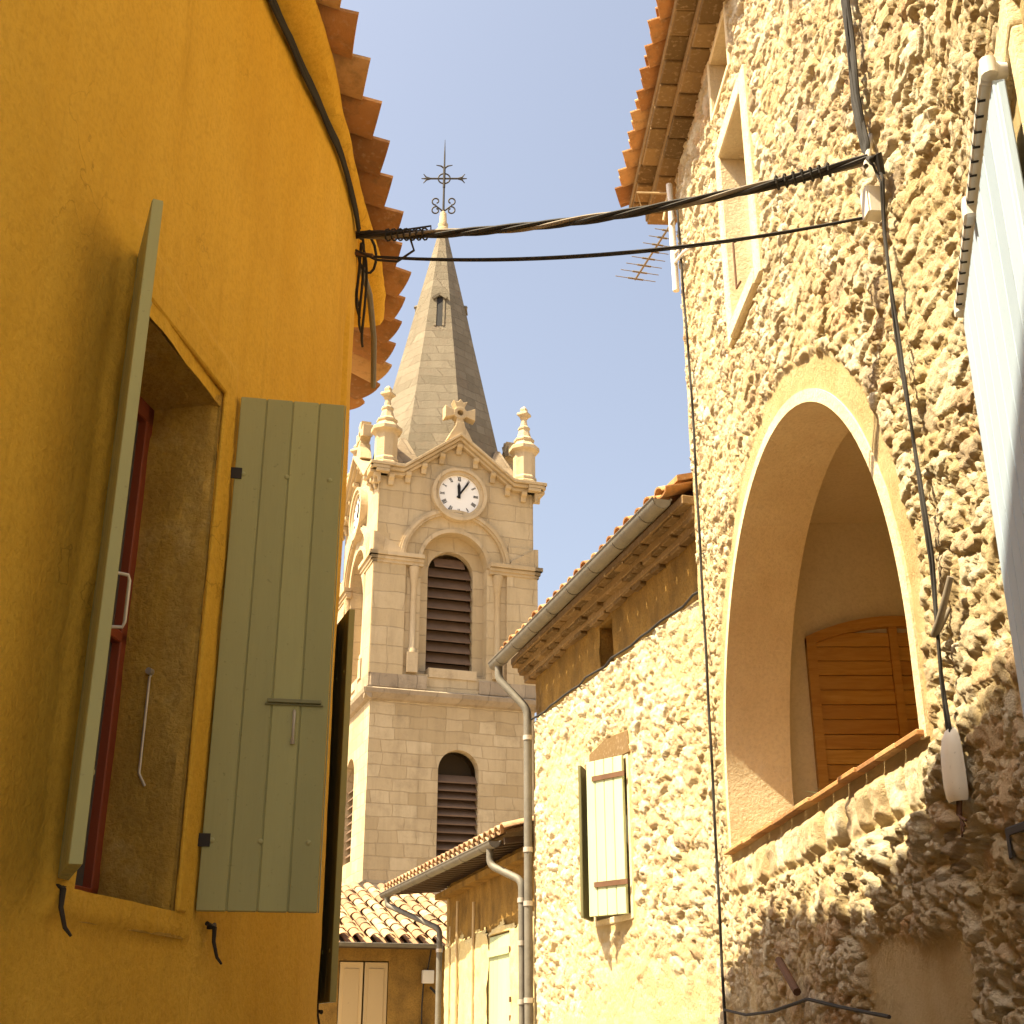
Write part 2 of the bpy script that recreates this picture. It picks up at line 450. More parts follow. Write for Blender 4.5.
# curved wall path by integrating heading
_ds = .02; _s = np.arange(-3.0, 13.0, _ds); _th = np.empty_like(_s)
for i, s in enumerate(_s):
    if s < 5.61: t_ = .1606
    elif s < 6.36: t_ = .1606 - (s - 5.61) / .75 * .303
    elif s < 8.45: t_ = -.1424 - (s - 6.36) / 2.09 * .147
    elif s < 9.15: t_ = -.29 - (s - 8.45) / .7 * 1.2
    else: t_ = -1.49
    _th[i] = t_
_x = np.concatenate([[0], np.cumsum(np.sin(_th[:-1]) * _ds)]); _y = np.concatenate([[0], np.cumsum(np.cos(_th[:-1]) * _ds)])
_i0 = int(round(3.0 / _ds)); _x += -1.8 - _x[_i0]; _y += -_y[_i0]
LPf = lambda s: (np.interp(s, _s, _x), np.interp(s, _s, _y))
LNf = lambda s: (np.cos(np.interp(s, _s, _th)), -np.sin(np.interp(s, _s, _th)))
WL0, WL1, WZ0, WZ1 = 3.66, 4.36, 1.96, 3.77
S = axis_pts(-1.0, 12.5, .02, (WL0, WL1)); Z = np.concatenate([np.arange(0, 1.5, .1), axis_pts(1.5, 5.93, .02, (WZ0, WZ1))])
SS, ZZ = np.meshgrid(S, Z)
D = .016 * fbm(SS * .9, ZZ * .9, 3, 3) + .005 * fbm(SS * 5, ZZ * 5, 4, 5)
edge = .035 * fbm(SS * 5, ZZ * 3, 4, 8)
sur = sst(3.49, 3.53, SS + edge) * (1 - sst(4.50, 4.55, SS + edge)) * (1 - sst(4.0, 4.04, ZZ + edge + (SS - 3.9) * .0)) * sst(1.86, 1.9, ZZ)
D += .022 * sur + .008 * sur * fbm(SS * 9, ZZ * 9, 4, 12)
groove = sst(5.86, 5.88, SS) * (1 - sst(5.98, 6.0, SS)) * (1 - sst(4.9, 5.3, ZZ)) * sst(2.2, 2.4, ZZ)
D -= .03 * groove
grid_wall('wall', M['ochre'], S, Z, LPf, LNf, D, lambda s, z: (s > WL0) & (s < WL1) & (z > WZ0) & (z < WZ1), yellow)
# added storey out of view, raking top shaped to cast shadow on the arch house
b = MB()
usx = lambda y: -1.9 + .11 * y
b.prism([(-3.2, 6.0), (6.2, 6.0), (6.2, 6.15), (5.0, 6.8), (3.3, 7.9), (2.8, 8.05), (-3.2, 8.05)], lambda y, z, d: Vector((usx(y) - d, y, z)), 0, 2.2)
b.build('added_shade_storey', M['ochre'], yellow)
b = MB()
b.prism([(-3.3, 8.06), (2.8, 8.06), (3.3, 7.91), (5.0, 6.81), (6.3, 6.11), (6.3, 6.23), (5.0, 6.93), (3.3, 8.03), (2.8, 8.18), (-3.3, 8.18)], lambda y, z, d: Vector((usx(y) - d, y, z)), -.1, 2.3)
b.build('added_shade_roof', M['tile'], yellow)  # roof of the added storey, part of its shadow outline
# back and end masses that close the house
b = MB()
b.prism([(-5.5, -3), (-2.3, -3), (-1.75, 1), (-1.45, 4.6), (-1.5, 7.3), (-2.1, 8.6), (-5.5, 8.8)], lambda a, c, d: (a, c, d), 5.93, 5.97)
b.build('attic_floor', M['ochre_dirty'], yellow)
# reveal of the window (far and near jambs, soffit, sill)
dep = .28
b = MB()
def Lbox(mb, s0, s1, o0, o1, z0, z1, t=.5):
    mb.prism([(s0, z0), (s1, z0), (s1, z1), (s0, z1)], lambda a, z, d: Lp(a, d, z), o0, o1, t)
rg = MB(); nz, no = 90, 14
zz_ = np.linspace(WZ0, WZ1, nz + 1); oo_ = np.linspace(-dep, .004, no + 1); A_, B_ = np.meshgrid(zz_, oo_)
dd_ = .004 + .012 * fbm(A_ * 5, B_ * 7, 5, 321) + .010 * sst(.0, .05, fbm(A_ * 2.2, B_ * 3, 4, 325)); dd_[-1] = .0
for i in range(no + 1):
    for j in range(nz + 1): rg.v.append(tuple(Lp(WL1 - .006 - dd_[i, j], oo_[i], zz_[j])))
for i in range(no):
    for j in range(nz): q = i * (nz + 1) + j; rg.f.append((q, q + 1, q + nz + 2, q + nz + 1)); rg.t.append(.5)
rg.build('worn_jamb', M['reveal'], yellow, smooth=True)
REV = [(WL1, WL1 + .1, -dep, .012, WZ0 - .08, WZ1 + .1), (WL0 - .1, WL0, -dep, .012, WZ0 - .08, WZ1 + .1), (WL0, WL1, -dep, .010, WZ1, WZ1 + .1), (WL0, WL1, -dep, .014, WZ0 - .08, WZ0)]
for q in REV[:2]:
    # subdivided rough jamb
    s0, s1, o0, o1, z0, z1 = q
    Lbox(b, *q)
Lbox(b, *REV[2]); Lbox(b, *REV[3])
o = b.build('window_reveal', M['reveal'], yellow)
b = MB()   # stepped rebate: raised strip round jamb and head
Lbox(b, WL1 + .004, WL1 + .075, .013, .030, WZ0, WZ1 + .10); Lbox(b, WL0 - .03, WL1 + .004, .013, .034, WZ1 + .055, WZ1 + .11)
b.build('window_rebate', M['ochre'], yellow, bevel=.006)
# window frame and panes
fr = MB()
for (s0, s1, z0, z1) in ((WL0, WL0 + .06, WZ0, WZ1), (WL1 - .06, WL1, WZ0, WZ1), (WL0, WL1, WZ0, WZ0 + .07), (WL0, WL1, WZ1 - .07, WZ1), (3.985, 4.035, WZ0, WZ1), (WL0, WL1, 2.85, 2.89)):
    Lbox(fr, s0, s1, -dep - .02, -dep + .035, z0, z1)
win = fr.build('window', M['red_wood'], yellow, bevel=.004)
gl = MB(); Lbox(gl, WL0 + .02, WL1 - .02, -dep - .005, -dep + .002, WZ0 + .02, WZ1 - .02); gl.build('pane', M['glass'], win)
bk = MB(); Lbox(bk, WL0 - .1, WL1 + .1, -dep - .5, -dep - .45, WZ0 - .1, WZ1 + .1); bk.build('dark_room', M['void'], yellow)

def shutter(parent, hinge, free, z0, z1, nb=4, th=.034, mat='green', edge_mat='green_edge', name='shutter', hz=(.12, .83), latch=True, flip=1):
    """board shutter hinged at plan point hinge, free edge at plan point free"""
    h = Vector((*hinge, 0)); f = Vector((*free, 0)); d = (f - h); L = d.length; d.normalize(); n = Vector((d.y, -d.x, 0)) * flip
    fn = lambda a, z, o: h + d * a + n * o + Vector((0, 0, z))
    b = MB(); H = z1 - z0; bw = L / nb
    for i in range(nb):
        b.prism([(i * bw + .0025, z0), ((i + 1) * bw - .0025, z0), ((i + 1) * bw - .0025, z1), (i * bw + .0025, z1)], fn, -th / 2, th / 2, t=random.random())
    b.prism([(.004, z0 + .002), (L - .004, z0 + .002), (L - .004, z1 - .002), (.004, z1 - .002)], fn, -th / 2 + .006, th / 2 - .006, t=.1)
    sh = b.build(name, M[mat], parent, bevel=.0025)
    e = MB(); e.prism([(L + .0003, z0 + .001), (L + .004, z0 + .001), (L + .004, z1 - .001), (L + .0003, z1 - .001)], fn, -th / 2 + .002, th / 2 - .002)
    e.build('edge_strip', M[edge_mat], sh)
    for q in hz:
        zz = z0 + q * H
        hb = MB()
        hb.prism([(-.045, zz - .022), (.03, zz - .022), (.03, zz + .022), (-.045, zz + .022)], fn, th / 2 + .0005, th / 2 + .006)
        hb.tube([fn(-.045, zz - .05, th / 2), fn(-.045, zz + .04, th / 2)], .012, 8)
        hb.box(fn(-.05, zz - .03, th / 2), (.05, .05, .06))
        hb.build('hinge', M['iron'], sh)
        for k in range(3):
            rv = MB(); c = fn(.035 + k * (L - .08) / 2, zz, th / 2)
            for rr, oo in ((.010, .0), (.009, .003), (.005, .0055)):
                pass
            nn = n
            rv.tube([c, c + nn * .003, c + nn * .0055], [.010, .009, .004], 10)
            rv.build('rivet', M[edge_mat], sh)
    if latch:
        zz = z0 + H * .375; lb = MB()
        lb.prism([(L * .46, zz - .006), (L * .93, zz - .006), (L * .93, zz + .008), (L * .46, zz + .008)], fn, th / 2 + .001, th / 2 + .016)
        lb.prism([(L * .44, zz - .014), (L * .95, zz - .014), (L * .95, zz - .008), (L * .44, zz - .008)], fn, th / 2, th / 2 + .008)
        lb.build('latch_bar', M['green_dark'], sh, bevel=.002)
        hd = MB(); a = L * .70
        hd.tube([fn(a, zz - .03, th / 2 + .004), fn(a, zz - .04, th / 2 + .02), fn(a, zz - .13, th / 2 + .02), fn(a, zz - .15, th / 2 + .006)], [.004, .006, .005, .009], 8)
        hd.build('handle', M['galv'], sh, smooth=True)
    return sh
s1 = shutter(yellow, (-1.068, 4.51), (-.666, 4.585), 1.978, 3.912); s1['label'] = 'shutter standing open square to the wall, face with latch bar'
s2 = shutter(yellow, (-1.212, 3.575), (-1.062, 3.212), 1.978, 3.912, flip=-1, latch=False, edge_mat='green'); s2['label'] = 'shutter seen edge on at the near side of the window'
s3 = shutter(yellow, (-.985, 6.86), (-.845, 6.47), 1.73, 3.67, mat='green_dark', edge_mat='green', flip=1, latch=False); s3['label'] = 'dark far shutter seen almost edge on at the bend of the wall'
# pull handle and rod of the near shutter
d_ = (Vector((-1.062, 3.212, 0)) - Vector((-1.212, 3.575, 0))).normalized(); n_ = Vector((-d_.y, d_.x, 0))
if n_.x < 0: n_ = -n_
h0 = Vector((-1.062, 3.212, 0)) - d_ * .14
b = MB(); b.tube([h0 + Vector((0, 0, 2.62)), h0 + n_ * .055 + Vector((0, 0, 2.625)), h0 + n_ * .06 + Vector((0, 0, 2.64)), h0 + n_ * .06 + Vector((0, 0, 2.76)), h0 + n_ * .055 + Vector((0, 0, 2.775)), h0 + Vector((0, 0, 2.78))], .005, 8)
b.build('pull_handle', M['galv'], s2, smooth=True)
b = MB(); b.tube([Lp(WL1 - .02, -.12, 2.36), Lp(WL1 - .03, -.14, 2.40), Lp(WL1 - .03, -.14, 2.73), Lp(WL1 - .01, -.14, 2.75)], .005, 8); b.tube([Lp(WL1, -.14, 2.75), Lp(WL1 - .045, -.14, 2.75)], .012, 8)
b.build('espagnolette_rod', M['galv'], yellow, smooth=True)
# shutter stays
for s, z in ((3.585, 1.955), (4.67, 1.935)):
    b = MB(); b.tube([Lp(s - .035, .02, z + .008), Lp(s, .025, z), Lp(s + .035, .02, z + .008)], .008, 8)
    b.tube([Lp(s, .01, z), Lp(s, .035, z - .005), Lp(s - .01, .04, z - .05), Lp(s + .005, .05, z - .10), Lp(s + .025, .06, z - .12)], [.009, .009, .007, .006, .004], 8)
    b.build('shutter_stay', M['iron'], yellow, smooth=True)
b = MB(); b.box((-.955, 6.78, 1.86), (.05, .06, .05)); b.tube([(-.96, 6.75, 1.9), (-.96, 6.75, 1.70), (-.93, 6.72, 1.69)], .011, 8); b.tube([(-.95, 6.7, 1.70), (-.93, 6.68, 1.62), (-.90, 6.66, 1.58)], .006, 6)
b.build('shutter_stay', M['iron'], yellow)

# cornice (rounded plaster band) with rough outer face
cor = [(-1.30, 1.5), (-.95, 3.9), (-.885, 4.5), (-.862, 5.0), (-.845, 5.5), (-.826, 6.0), (-.79, 6.6), (-.80, 7.0), (-.84, 7.3)]
def resample(pl, step):
    out = []
    for (a, b_) in zip(pl[:-1], pl[1:]):
        A, B = Vector(a), Vector(b_); n = max(1, int((B - A).length / step))
        out += [A + (B - A) * (i / n) for i in range(n)]
    return out + [Vector(pl[-1])]
cp = resample(cor, .04)
b = MB(); prof = [(-.5, 5.84), (-.20, 5.845), (-.10, 5.85), (-.03, 5.875), (.0, 5.92), (-.005, 5.97), (-.03, 6.0), (-.5, 6.0)]
rows = []
for i, p in enumerate(cp):
    d = (cp[min(i + 1, len(cp) - 1)] - cp[max(i - 1, 0)]).normalized(); n = Vector((d.y, -d.x))
    row = []
    for k, (o_, z) in enumerate(prof):
        w_ = float(.03 * fbm(np.array([p.y * 2.2]), np.array([k * .35]), 4, 4)[0]) if 1 <= k <= 6 else 0
        q = p + n * (o_ + w_); row.append((q.x, q.y, z + w_ * .5))
    rows.append(row)
n0 = len(prof)
for r_ in rows: b.v += r_
for i in range(len(rows) - 1):
    for k in range(n0):
        k2 = (k + 1) % n0
        b.f.append((i * n0 + k, i * n0 + k2, (i + 1) * n0 + k2, (i + 1) * n0 + k)); b.t.append(.5)
b.f.append(tuple(range(n0))); b.f.append(tuple(range((len(rows) - 1) * n0, len(rows) * n0))[::-1]); b.t += [.5, .5]
b.build('cornice', M['ochre'], yellow, smooth=True)

def canal(mb, c, ax, up, L, w0, w1, sag, th=.014, t=.5, n=8, convex=False):
    """one canal tile: c = centre of its lower end, ax = direction uphill (unit), w0 / w1 widths"""
    ax = Vector(ax).normalized(); up = Vector(up); sd_ = ax.cross(up).normalized(); up = sd_.cross(ax).normalized()
    sg = 1 if convex else -1; base = len(mb.v); c = Vector(c)
    for e in (0, 1):
        for lay in (0, 1):
            for k in range(n + 1):
                u = -1 + 2 * k / n; ww = (w0 if e == 0 else w1) / 2; s_ = sag * (1 if e == 0 else w1 / w0)
                hgt = sg * s_ * (math.sqrt(max(0, 1 - (u * .97) ** 2)))
                p = c + ax * (L * e) + sd_ * (u * ww) + up * (hgt + (th if lay else 0))
                mb.v.append(tuple(p))
    m = n + 1
    def id_(e, lay, k): return base + (e * 2 + lay) * m + k
    for k in range(n):
        mb.f.append((id_(0, 0, k), id_(0, 0, k + 1), id_(1, 0, k + 1), id_(1, 0, k))); mb.f.append((id_(0, 1, k), id_(1, 1, k), id_(1, 1, k + 1), id_(0, 1, k + 1)))
        mb.f.append((id_(0, 0, k), id_(0, 1, k), id_(0, 1, k + 1), id_(0, 0, k + 1))); mb.f.append((id_(1, 0, k), id_(1, 0, k + 1), id_(1, 1, k + 1), id_(1, 1, k))); mb.t += [t] * 4
    for k in (0, n):
        mb.f.append((id_(0, 0, k), id_(1, 0, k), id_(1, 1, k), id_(0, 1, k))); mb.t.append(t)

# eave tiles of the yellow house
tip = [(-.93, 2.0), (-.80, 3.4), (-.715, 4.42), (-.70, 4.754), (-.68, 5.089), (-.66, 5.447), (-.655, 5.764), (-.645, 6.1), (-.64, 6.5), (-.655, 7.0), (-.71, 7.45), (-.80, 7.85), (-.88, 8.2), (-1.0, 8.5), (-1.2, 8.8), (-1.6, 9.05), (-2.2, 9.2), (-3.0, 9.3)]
tl = resample(tip, .02); acc = 0; last = tl[0]; pos = []
for i, p in enumerate(tl):
    acc += (p - last).length; last = p
    if acc >= .305:
        acc = 0; d = (tl[min(i + 3, len(tl) - 1)] - tl[max(i - 3, 0)]).normalized(); pos.append((p, d))
b = MB(); b2 = MB()
for p, d in pos:
    a_ = math.atan2(d.x, d.y) - R(16 + random.uniform(-3, 3)); e = Vector((math.sin(a_), math.cos(a_)))
    inw = Vector((-e.y, e.x, .14)).normalized()
    o_ = random.uniform(-.015, .015)
    c = Vector((p.x, p.y, 6.045 + random.uniform(-.008, .008))) + Vector((-e.y, e.x, 0)) * (.05 + o_)
    canal(b, c, inw, (0, 0, 1), .62, .30, .24, .062, t=random.random(), th=.018)
    c2 = c + Vector((e.x, e.y, 0)) * .16 + Vector((-e.y, e.x, 0)) * .05 + Vector((0, 0, .012))
    canal(b2, c2, inw, (0, 0, 1), .62, .20, .17, .06, t=random.random(), convex=True, th=.018)
b.build('eave_tiles', M['tile'], yellow, smooth=True)
b2.build('cover_tiles', M['tile'], yellow, smooth=True)
# roof slab above the tiles
b = MB()
rp = [(-.86, 2.0), (-.76, 4.5), (-.74, 6.0), (-.75, 7.0), (-.9, 7.85), (-1.12, 8.45), (-1.7, 8.95), (-3, 9.2)]
n = len(b.v)
for (x, y) in rp: b.v.append((x - .14, y - (.1 if y > 8 else 0), 6.13)); 
for (x, y) in rp: b.v.append((-4.2, min(y, 8.0), 7.0))
for i in range(len(rp) - 1): b.f.append((n + i, n + i + 1, n + len(rp) + i + 1, n + len(rp) + i)); b.t.append(.4)
b.build('roof', M['tile'], yellow)
# tile-end bits stuffed with rag mortar under cable knot and old bracket
b = MB(); b.tube([(-.87, 6.35, 5.70), (-.85, 6.6, 5.68), (-.86, 7.0, 5.60), (-.90, 7.4, 5.48)], .018, 8); b.build('wall_conduit', M['zinc'], yellow, smooth=True)

# ============================================================ ARCH HOUSE ON THE RIGHT
arch = thing('arch_house', 'rubble stone house on the right with a wide round arched loggia opening', 'house', (3.5, 6.5, 0))
AC, AZ, AR = 6.96, 3.09, 1.83; SILL = 2.71
def RPf(s):
    s = np.asarray(s, dtype=float); t0 = 4.1 - s
    a = np.where(s >= 4.1, RP[0] + RD.x * s, R0P[0] + R0D.x * t0); b_ = np.where(s >= 4.1, RP[1] + RD.y * s, R0P[1] + R0D.y * t0)
    return a, b_
def RNf(s):
    k = sst(3.98, 4.2, np.asarray(s, dtype=float)); x = R0N.x * (1 - k) + RN.x * k; y = R0N.y * (1 - k) + RN.y * k; l = np.hypot(x, y); return x / l, y / l
V0, V1, VZ0, VZ1 = 6.97, 7.67, 6.1, 7.47           # tall window
A0, A1, AZ0, AZ1 = 7.25, 7.80, 7.97, 8.44          # small attic opening
S = axis_pts(1.2, 9.45, .0115, (V0, V1, A0, A1)); Z = np.concatenate([np.arange(0, 1.6, .1), axis_pts(1.6, 8.62, .0115, (VZ0, VZ1, AZ0, AZ1, SILL))])
SS, ZZ = np.meshgrid(S, Z)
def rubble_relief(SS, ZZ, cs=.16, cz=.10, amp=.05, seed=2):
    wu = .85 * fbm(SS * 3.3, ZZ * 3.3, 5, seed); wv = .85 * fbm(SS * 3.3 + 40, ZZ * 3.3, 5, seed + 5)
    F1, F2, ID, ID2 = voro(SS / cs + wu, ZZ / cz + wv, seed, .95)
    F1b, F2b, I3, I4 = voro(SS / (cs * .5) + wu * 1.5, ZZ / (cz * .55) + wv * 1.5, seed + 50, .95)
    big = ID2 > .35                                           # big stones, the rest broken into small ones
    e = np.where(big, F2 - F1, np.minimum(F2 - F1, F2b - F1b)); lev = np.where(big, ID2, .2 + .7 * I4); hid = np.where(big, ID, I3)
    msk = sst(.03, .13, e + .05 * fbm(SS * 30, ZZ * 30, 2, seed + 9))
    tx = (_h(np.floor(hid * 997), np.floor(hid * 313), 3) - .5); tz = (_h(np.floor(hid * 571), np.floor(hid * 811), 4) - .5)
    u = vnoise(SS / cs * .9 + tx * 9, ZZ / cz * .9 + tz * 9, seed + 60)           # broad facets
    h = amp * (.10 + 1.1 * lev) * sst(.0, .20, e) + amp * .8 * u * sst(.03, .25, e)
    cr = np.abs(fbm(SS * 11, ZZ * 15, 5, seed + 3)); fine = fbm(SS * 38, ZZ * 44, 3, seed + 8)
    pits = sst(.22, .42, fbm(SS * 17, ZZ * 22, 3, seed + 81))
    h = h - amp * .55 * cr * (.35 + .65 * msk) + amp * .22 * fine - amp * .5 * pits * msk
    F1c, F2c, I5, I6 = voro(SS / .05 + wu * 2.2, ZZ / .034 + wv * 2.2, seed + 150, .95)
    h = h - amp * .30 * (1 - sst(.0, .22, F2c - F1c)) + amp * .22 * (I5 - .5)
    smear = sst(.0, .35, fbm(SS * 1.3, ZZ * 1.3, 3, seed + 90))
    h = h * (1 - .35 * smear)
    return h, msk * (1 - .5 * smear), hid
h1, m1, id1 = rubble_relief(SS, ZZ, .18, .110, .030, 2)
h2, m2, id2 = rubble_relief(SS, ZZ, .26, .19, .058, 30)      # larger knobbly stones low and near
k = sst(-.25, .25, (2.75 - ZZ) * 1.0 + .5 * fbm(SS * 1.2, ZZ * 1.2, 3, 60) - sst(6.0, 7.4, SS) * 1.5)
H = h1 * (1 - k) + h2 * k; msk = m1 * (1 - k) + m2 * k; idd = np.where(k > .5, id2, id1)
# course of upright stones below the sill
cu = (SS / .20) + .25 * fbm(SS * 4, ZZ * 2, 2, 70); fr_ = np.abs(cu - np.floor(cu) - .5) * 2
crs = (1 - sst(.75, .98, fr_)) * sst(2.42, 2.47, ZZ + .03 * fbm(SS * 5, ZZ * 0 + 3, 2, 71)) * (1 - sst(2.66, 2.70, ZZ))
zone = sst(2.40, 2.44, ZZ) * (1 - sst(2.69, 2.70, ZZ)) * sst(AC - AR - .1, AC - AR, SS) * (1 - sst(AC + AR, AC + AR + .1, SS))
H = H * (1 - zone) + zone * (.042 * crs * (.4 + .8 * _h(np.floor(cu), np.floor(cu) * 0, 6)) + .028 * fbm(SS * 12, ZZ * 12, 5, 72) - .01); idd = idd * (1 - zone) + zone * _h(np.floor(cu), np.floor(cu) * 0, 5); msk = np.maximum(msk * (1 - zone), crs * zone)
# smooth zones
plain = np.zeros_like(SS)
wob = .045 * fbm(SS * 6, ZZ * 6, 4, 77)
rad = np.where(ZZ > AZ, np.hypot(SS - AC, ZZ - AZ), np.abs(SS - AC))
bw_ = np.where(ZZ > AZ, .20 + .05 * np.clip((ZZ - AZ) / AR, 0, 1), .13)
inband = (1 - sst(AR + bw_ - .02, AR + bw_ + .03, rad + wob)) * sst(2.60, 2.66, ZZ)
def near_rect(s0, s1, z0, z1, g0):
    dx = np.maximum(np.maximum(s0 - SS, SS - s1), 0); dz = np.maximum(np.maximum(z0 - ZZ, ZZ - z1), 0)
    return 1 - sst(g0 - .015, g0 + .03, np.hypot(dx, dz) + wob * .6)
inwin = near_rect(V0, V1, VZ0, VZ1, .17); inatt = near_rect(A0, A1, AZ0, AZ1, .05)
corner = sst(9.33, 9.36, SS + wob * .3) * sst(3.0, 3.4, ZZ)
low = sst(4.85, 4.95, SS + wob) * (1 - sst(6.05, 6.2, SS + wob * 2)) * (1 - sst(1.92, 2.0, ZZ + wob * 2))
r0s = near_rect(2.5, 3.92, 2.0, 3.98, .09)
smooth_ = np.maximum.reduce([inband, inwin, inatt, corner, low, r0s])
H = H * (1 - smooth_) + (-.006 + .008 * fbm(SS * 6, ZZ * 6, 4, 90)) * smooth_
plain = smooth_
grid_wall('wall', M['rubble'], S, Z, RPf, RNf, H, lambda s, z: ((np.hypot(s - AC, z - AZ) < AR + .03) & (z > AZ)) | ((np.abs(s - AC) < AR + .03) & (z <= AZ) & (z > SILL)) | ((s > V0) & (s < V1) & (z > VZ0) & (z < VZ1)) | ((s > A0) & (s < A1) & (z > AZ0) & (z < AZ1)),
          arch, {'stone': idd, 'mask': msk, 'plain': plain})
rf = lambda a, z, d: Rp(a, d, z)
# arch surround and intrados
b = MB(); b.ring((AC, AZ), AR, AR + .07, 0, 180, rf, -.44, .006, 64, stilt=AZ - SILL + .02)
b.build('arch_surround', M['cream'], arch, smooth=True)
b = MB()
sl = [AC - AR - .05 + i * (2 * AR + .1) / 14 for i in range(15)]
for i in range(14):
    b.prism([(sl[i] + .003, SILL - .012), (sl[i + 1] - .003, SILL - .012), (sl[i + 1] - .003, SILL + .014), (sl[i] + .003, SILL + .014)], rf, -.44, .045 + random.uniform(-.008, .008), t=random.random())
b.build('sill_tiles', M['tile'], arch, bevel=.005)
# loggia room: far wall, back wall, ceiling, floor, near wall
XI = 1.99
b = MB()
b.box((4.5, 9.28, 4.0), (5.0, .16, 2.9)); b.box((5.6, 6.9, 4.0), (.16, 5.0, 2.9)); b.box((4.5, 4.35, 4.0), (4.6, .16, 2.9))
b.box((3.9, 6.9, 5.32), (3.9, 5.2, .16))
b.build('loggia_walls', M['room'], arch)
b = MB(); b.box((3.9, 6.9, 2.62), (3.85, 4.9, .14)); b.build('loggia_floor', M['genoise'], arch)
# inner leaf of the front wall (so the wall has thickness)
b = MB()
for (s0, s1, z0, z1) in ((4.35, AC - AR - .19, 0, 8.6), (AC + AR + .19, 9.44, 0, 8.6), (AC - AR - .19, AC + AR + .19, 0, SILL - .14), (AC - AR - .19, V0 - .1, 5.2, 8.6), (V1 + .1, AC + AR + .19, 5.2, 7.9), (V0 - .1, V1 + .1, 5.2, VZ0 - .1)):
    b.prism([(s0, z0), (s1, z0), (s1, z1), (s0, z1)], rf, -.44, -.10)
b.build('wall_core', M['room'], arch)
# masonry above arch behind the skin
# pine gate in the far end wall
gx = 2.175; gt = lambda x: 4.30 + .17 * (1 - ((x - 2.85) / .70) ** 2) if abs(x - 2.85) < .7 else 4.30
b = MB(); z = 2.72; i = 0
xs = [gx + .07, gx + .62, gx + .68, gx + 1.22]
while z < 4.3:
    zt = min(z + .105, 4.46)
    for xa, xb in ((xs[0], xs[1]), (xs[2], xs[3])):
        n = 6; pts = [(xa, z), (xb, z)] + [(xb - (xb - xa) * q / n, min(zt, gt(xb - (xb - xa) * q / n) - .05)) for q in range(n + 1)]
        b.prism([(p, q + .0) for p, q in pts], lambda a, c, d: (a, d, c), 9.165 + .004 * (i % 2), 9.195, t=random.random())
    z += .109; i += 1
gate = b.build('wooden_gate', M['pine'], arch, bevel=.005)
b = MB()
b.box((gx + .035, 9.165, 3.5), (.07, .06, 1.6)); b.box((gx + .65, 9.17, 3.55), (.06, .05, 1.68)); b.box((gx + 1.255, 9.165, 3.5), (.07, .06, 1.6))
n = 16; xs2 = [gx + .0 + 1.29 * q / n for q in range(n + 1)]
top = [(x, gt(x)) for x in xs2]; bot = [(x, gt(x) - .08) for x in xs2[::-1]]
for q in range(n): b.prism([(xs2[q], gt(xs2[q]) - .08), (xs2[q + 1], gt(xs2[q + 1]) - .08), (xs2[q + 1], gt(xs2[q + 1])), (xs2[q], gt(xs2[q]))], lambda a, c, d: (a, d, c), 9.13, 9.19, t=.6)
b.build('gate_frame', M['pine'], gate)
# tall window in the arch house
b = MB()
for (s0, s1, z0, z1, o) in ((V0 - .14, V0, VZ0 - .12, VZ1 + .14, .030), (V1, V1 + .13, VZ0 - .12, VZ1 + .14, .026), (V0, V1, VZ1, VZ1 + .15, .034), (V0, V1, VZ0 - .12, VZ0, .040)):
    b.prism([(s0, z0), (s1, z0), (s1, z1), (s0, z1)], rf, -.34, o)
sw = b.build('window_surround', M['cream'], arch, bevel=.01)
b = MB()
for (s0, s1, z0, z1) in ((V0, V0 + .055, VZ0, VZ1), (V1 - .055, V1, VZ0, VZ1), (V0, V1, VZ0, VZ0 + .07), (V0, V1, VZ1 - .06, VZ1), (7.29, 7.34, VZ0, VZ1)):
    b.prism([(s0, z0), (s1, z0), (s1, z1), (s0, z1)], rf, -.22, -.165)
wn = b.build('window', M['white_metal'], arch, bevel=.004)
b = MB(); b.prism([(V0 + .02, VZ0 + .02), (V1 - .02, VZ0 + .02), (V1 - .02, VZ1 - .02), (V0 + .02, VZ1 - .02)], rf, -.20, -.195); b.build('pane', M['glass'], wn)
b = MB(); b.tube([Rp(7.62, -.06, 6.75), Rp(7.62, -.02, 6.72), Rp(7.62, -.02, 6.35), Rp(7.5, -.02, 6.33)], .008, 6); b.build('window_stay', M['rust'], arch)
# attic opening
b = MB()
for (s0, s1, z0, z1, o) in ((A0 - .05, A0, AZ0 - .05, AZ1 + .05, .02), (A1, A1 + .05, AZ0 - .05, AZ1 + .05, .024), (A0, A1, AZ1, AZ1 + .05, .018), (A0, A1, AZ0 - .05, AZ0, .022)):
    b.prism([(s0, z0), (s1, z0), (s1, z1), (s0, z1)], rf, -.3, o)
b.build('attic_opening', M['cream'], arch, bevel=.008)
b = MB(); b.prism([(A0, AZ0), (A1, AZ0), (A1, AZ1), (A0, AZ1)], rf, -.32, -.30); b.build('attic_board', M['ochre_dirty'], arch)

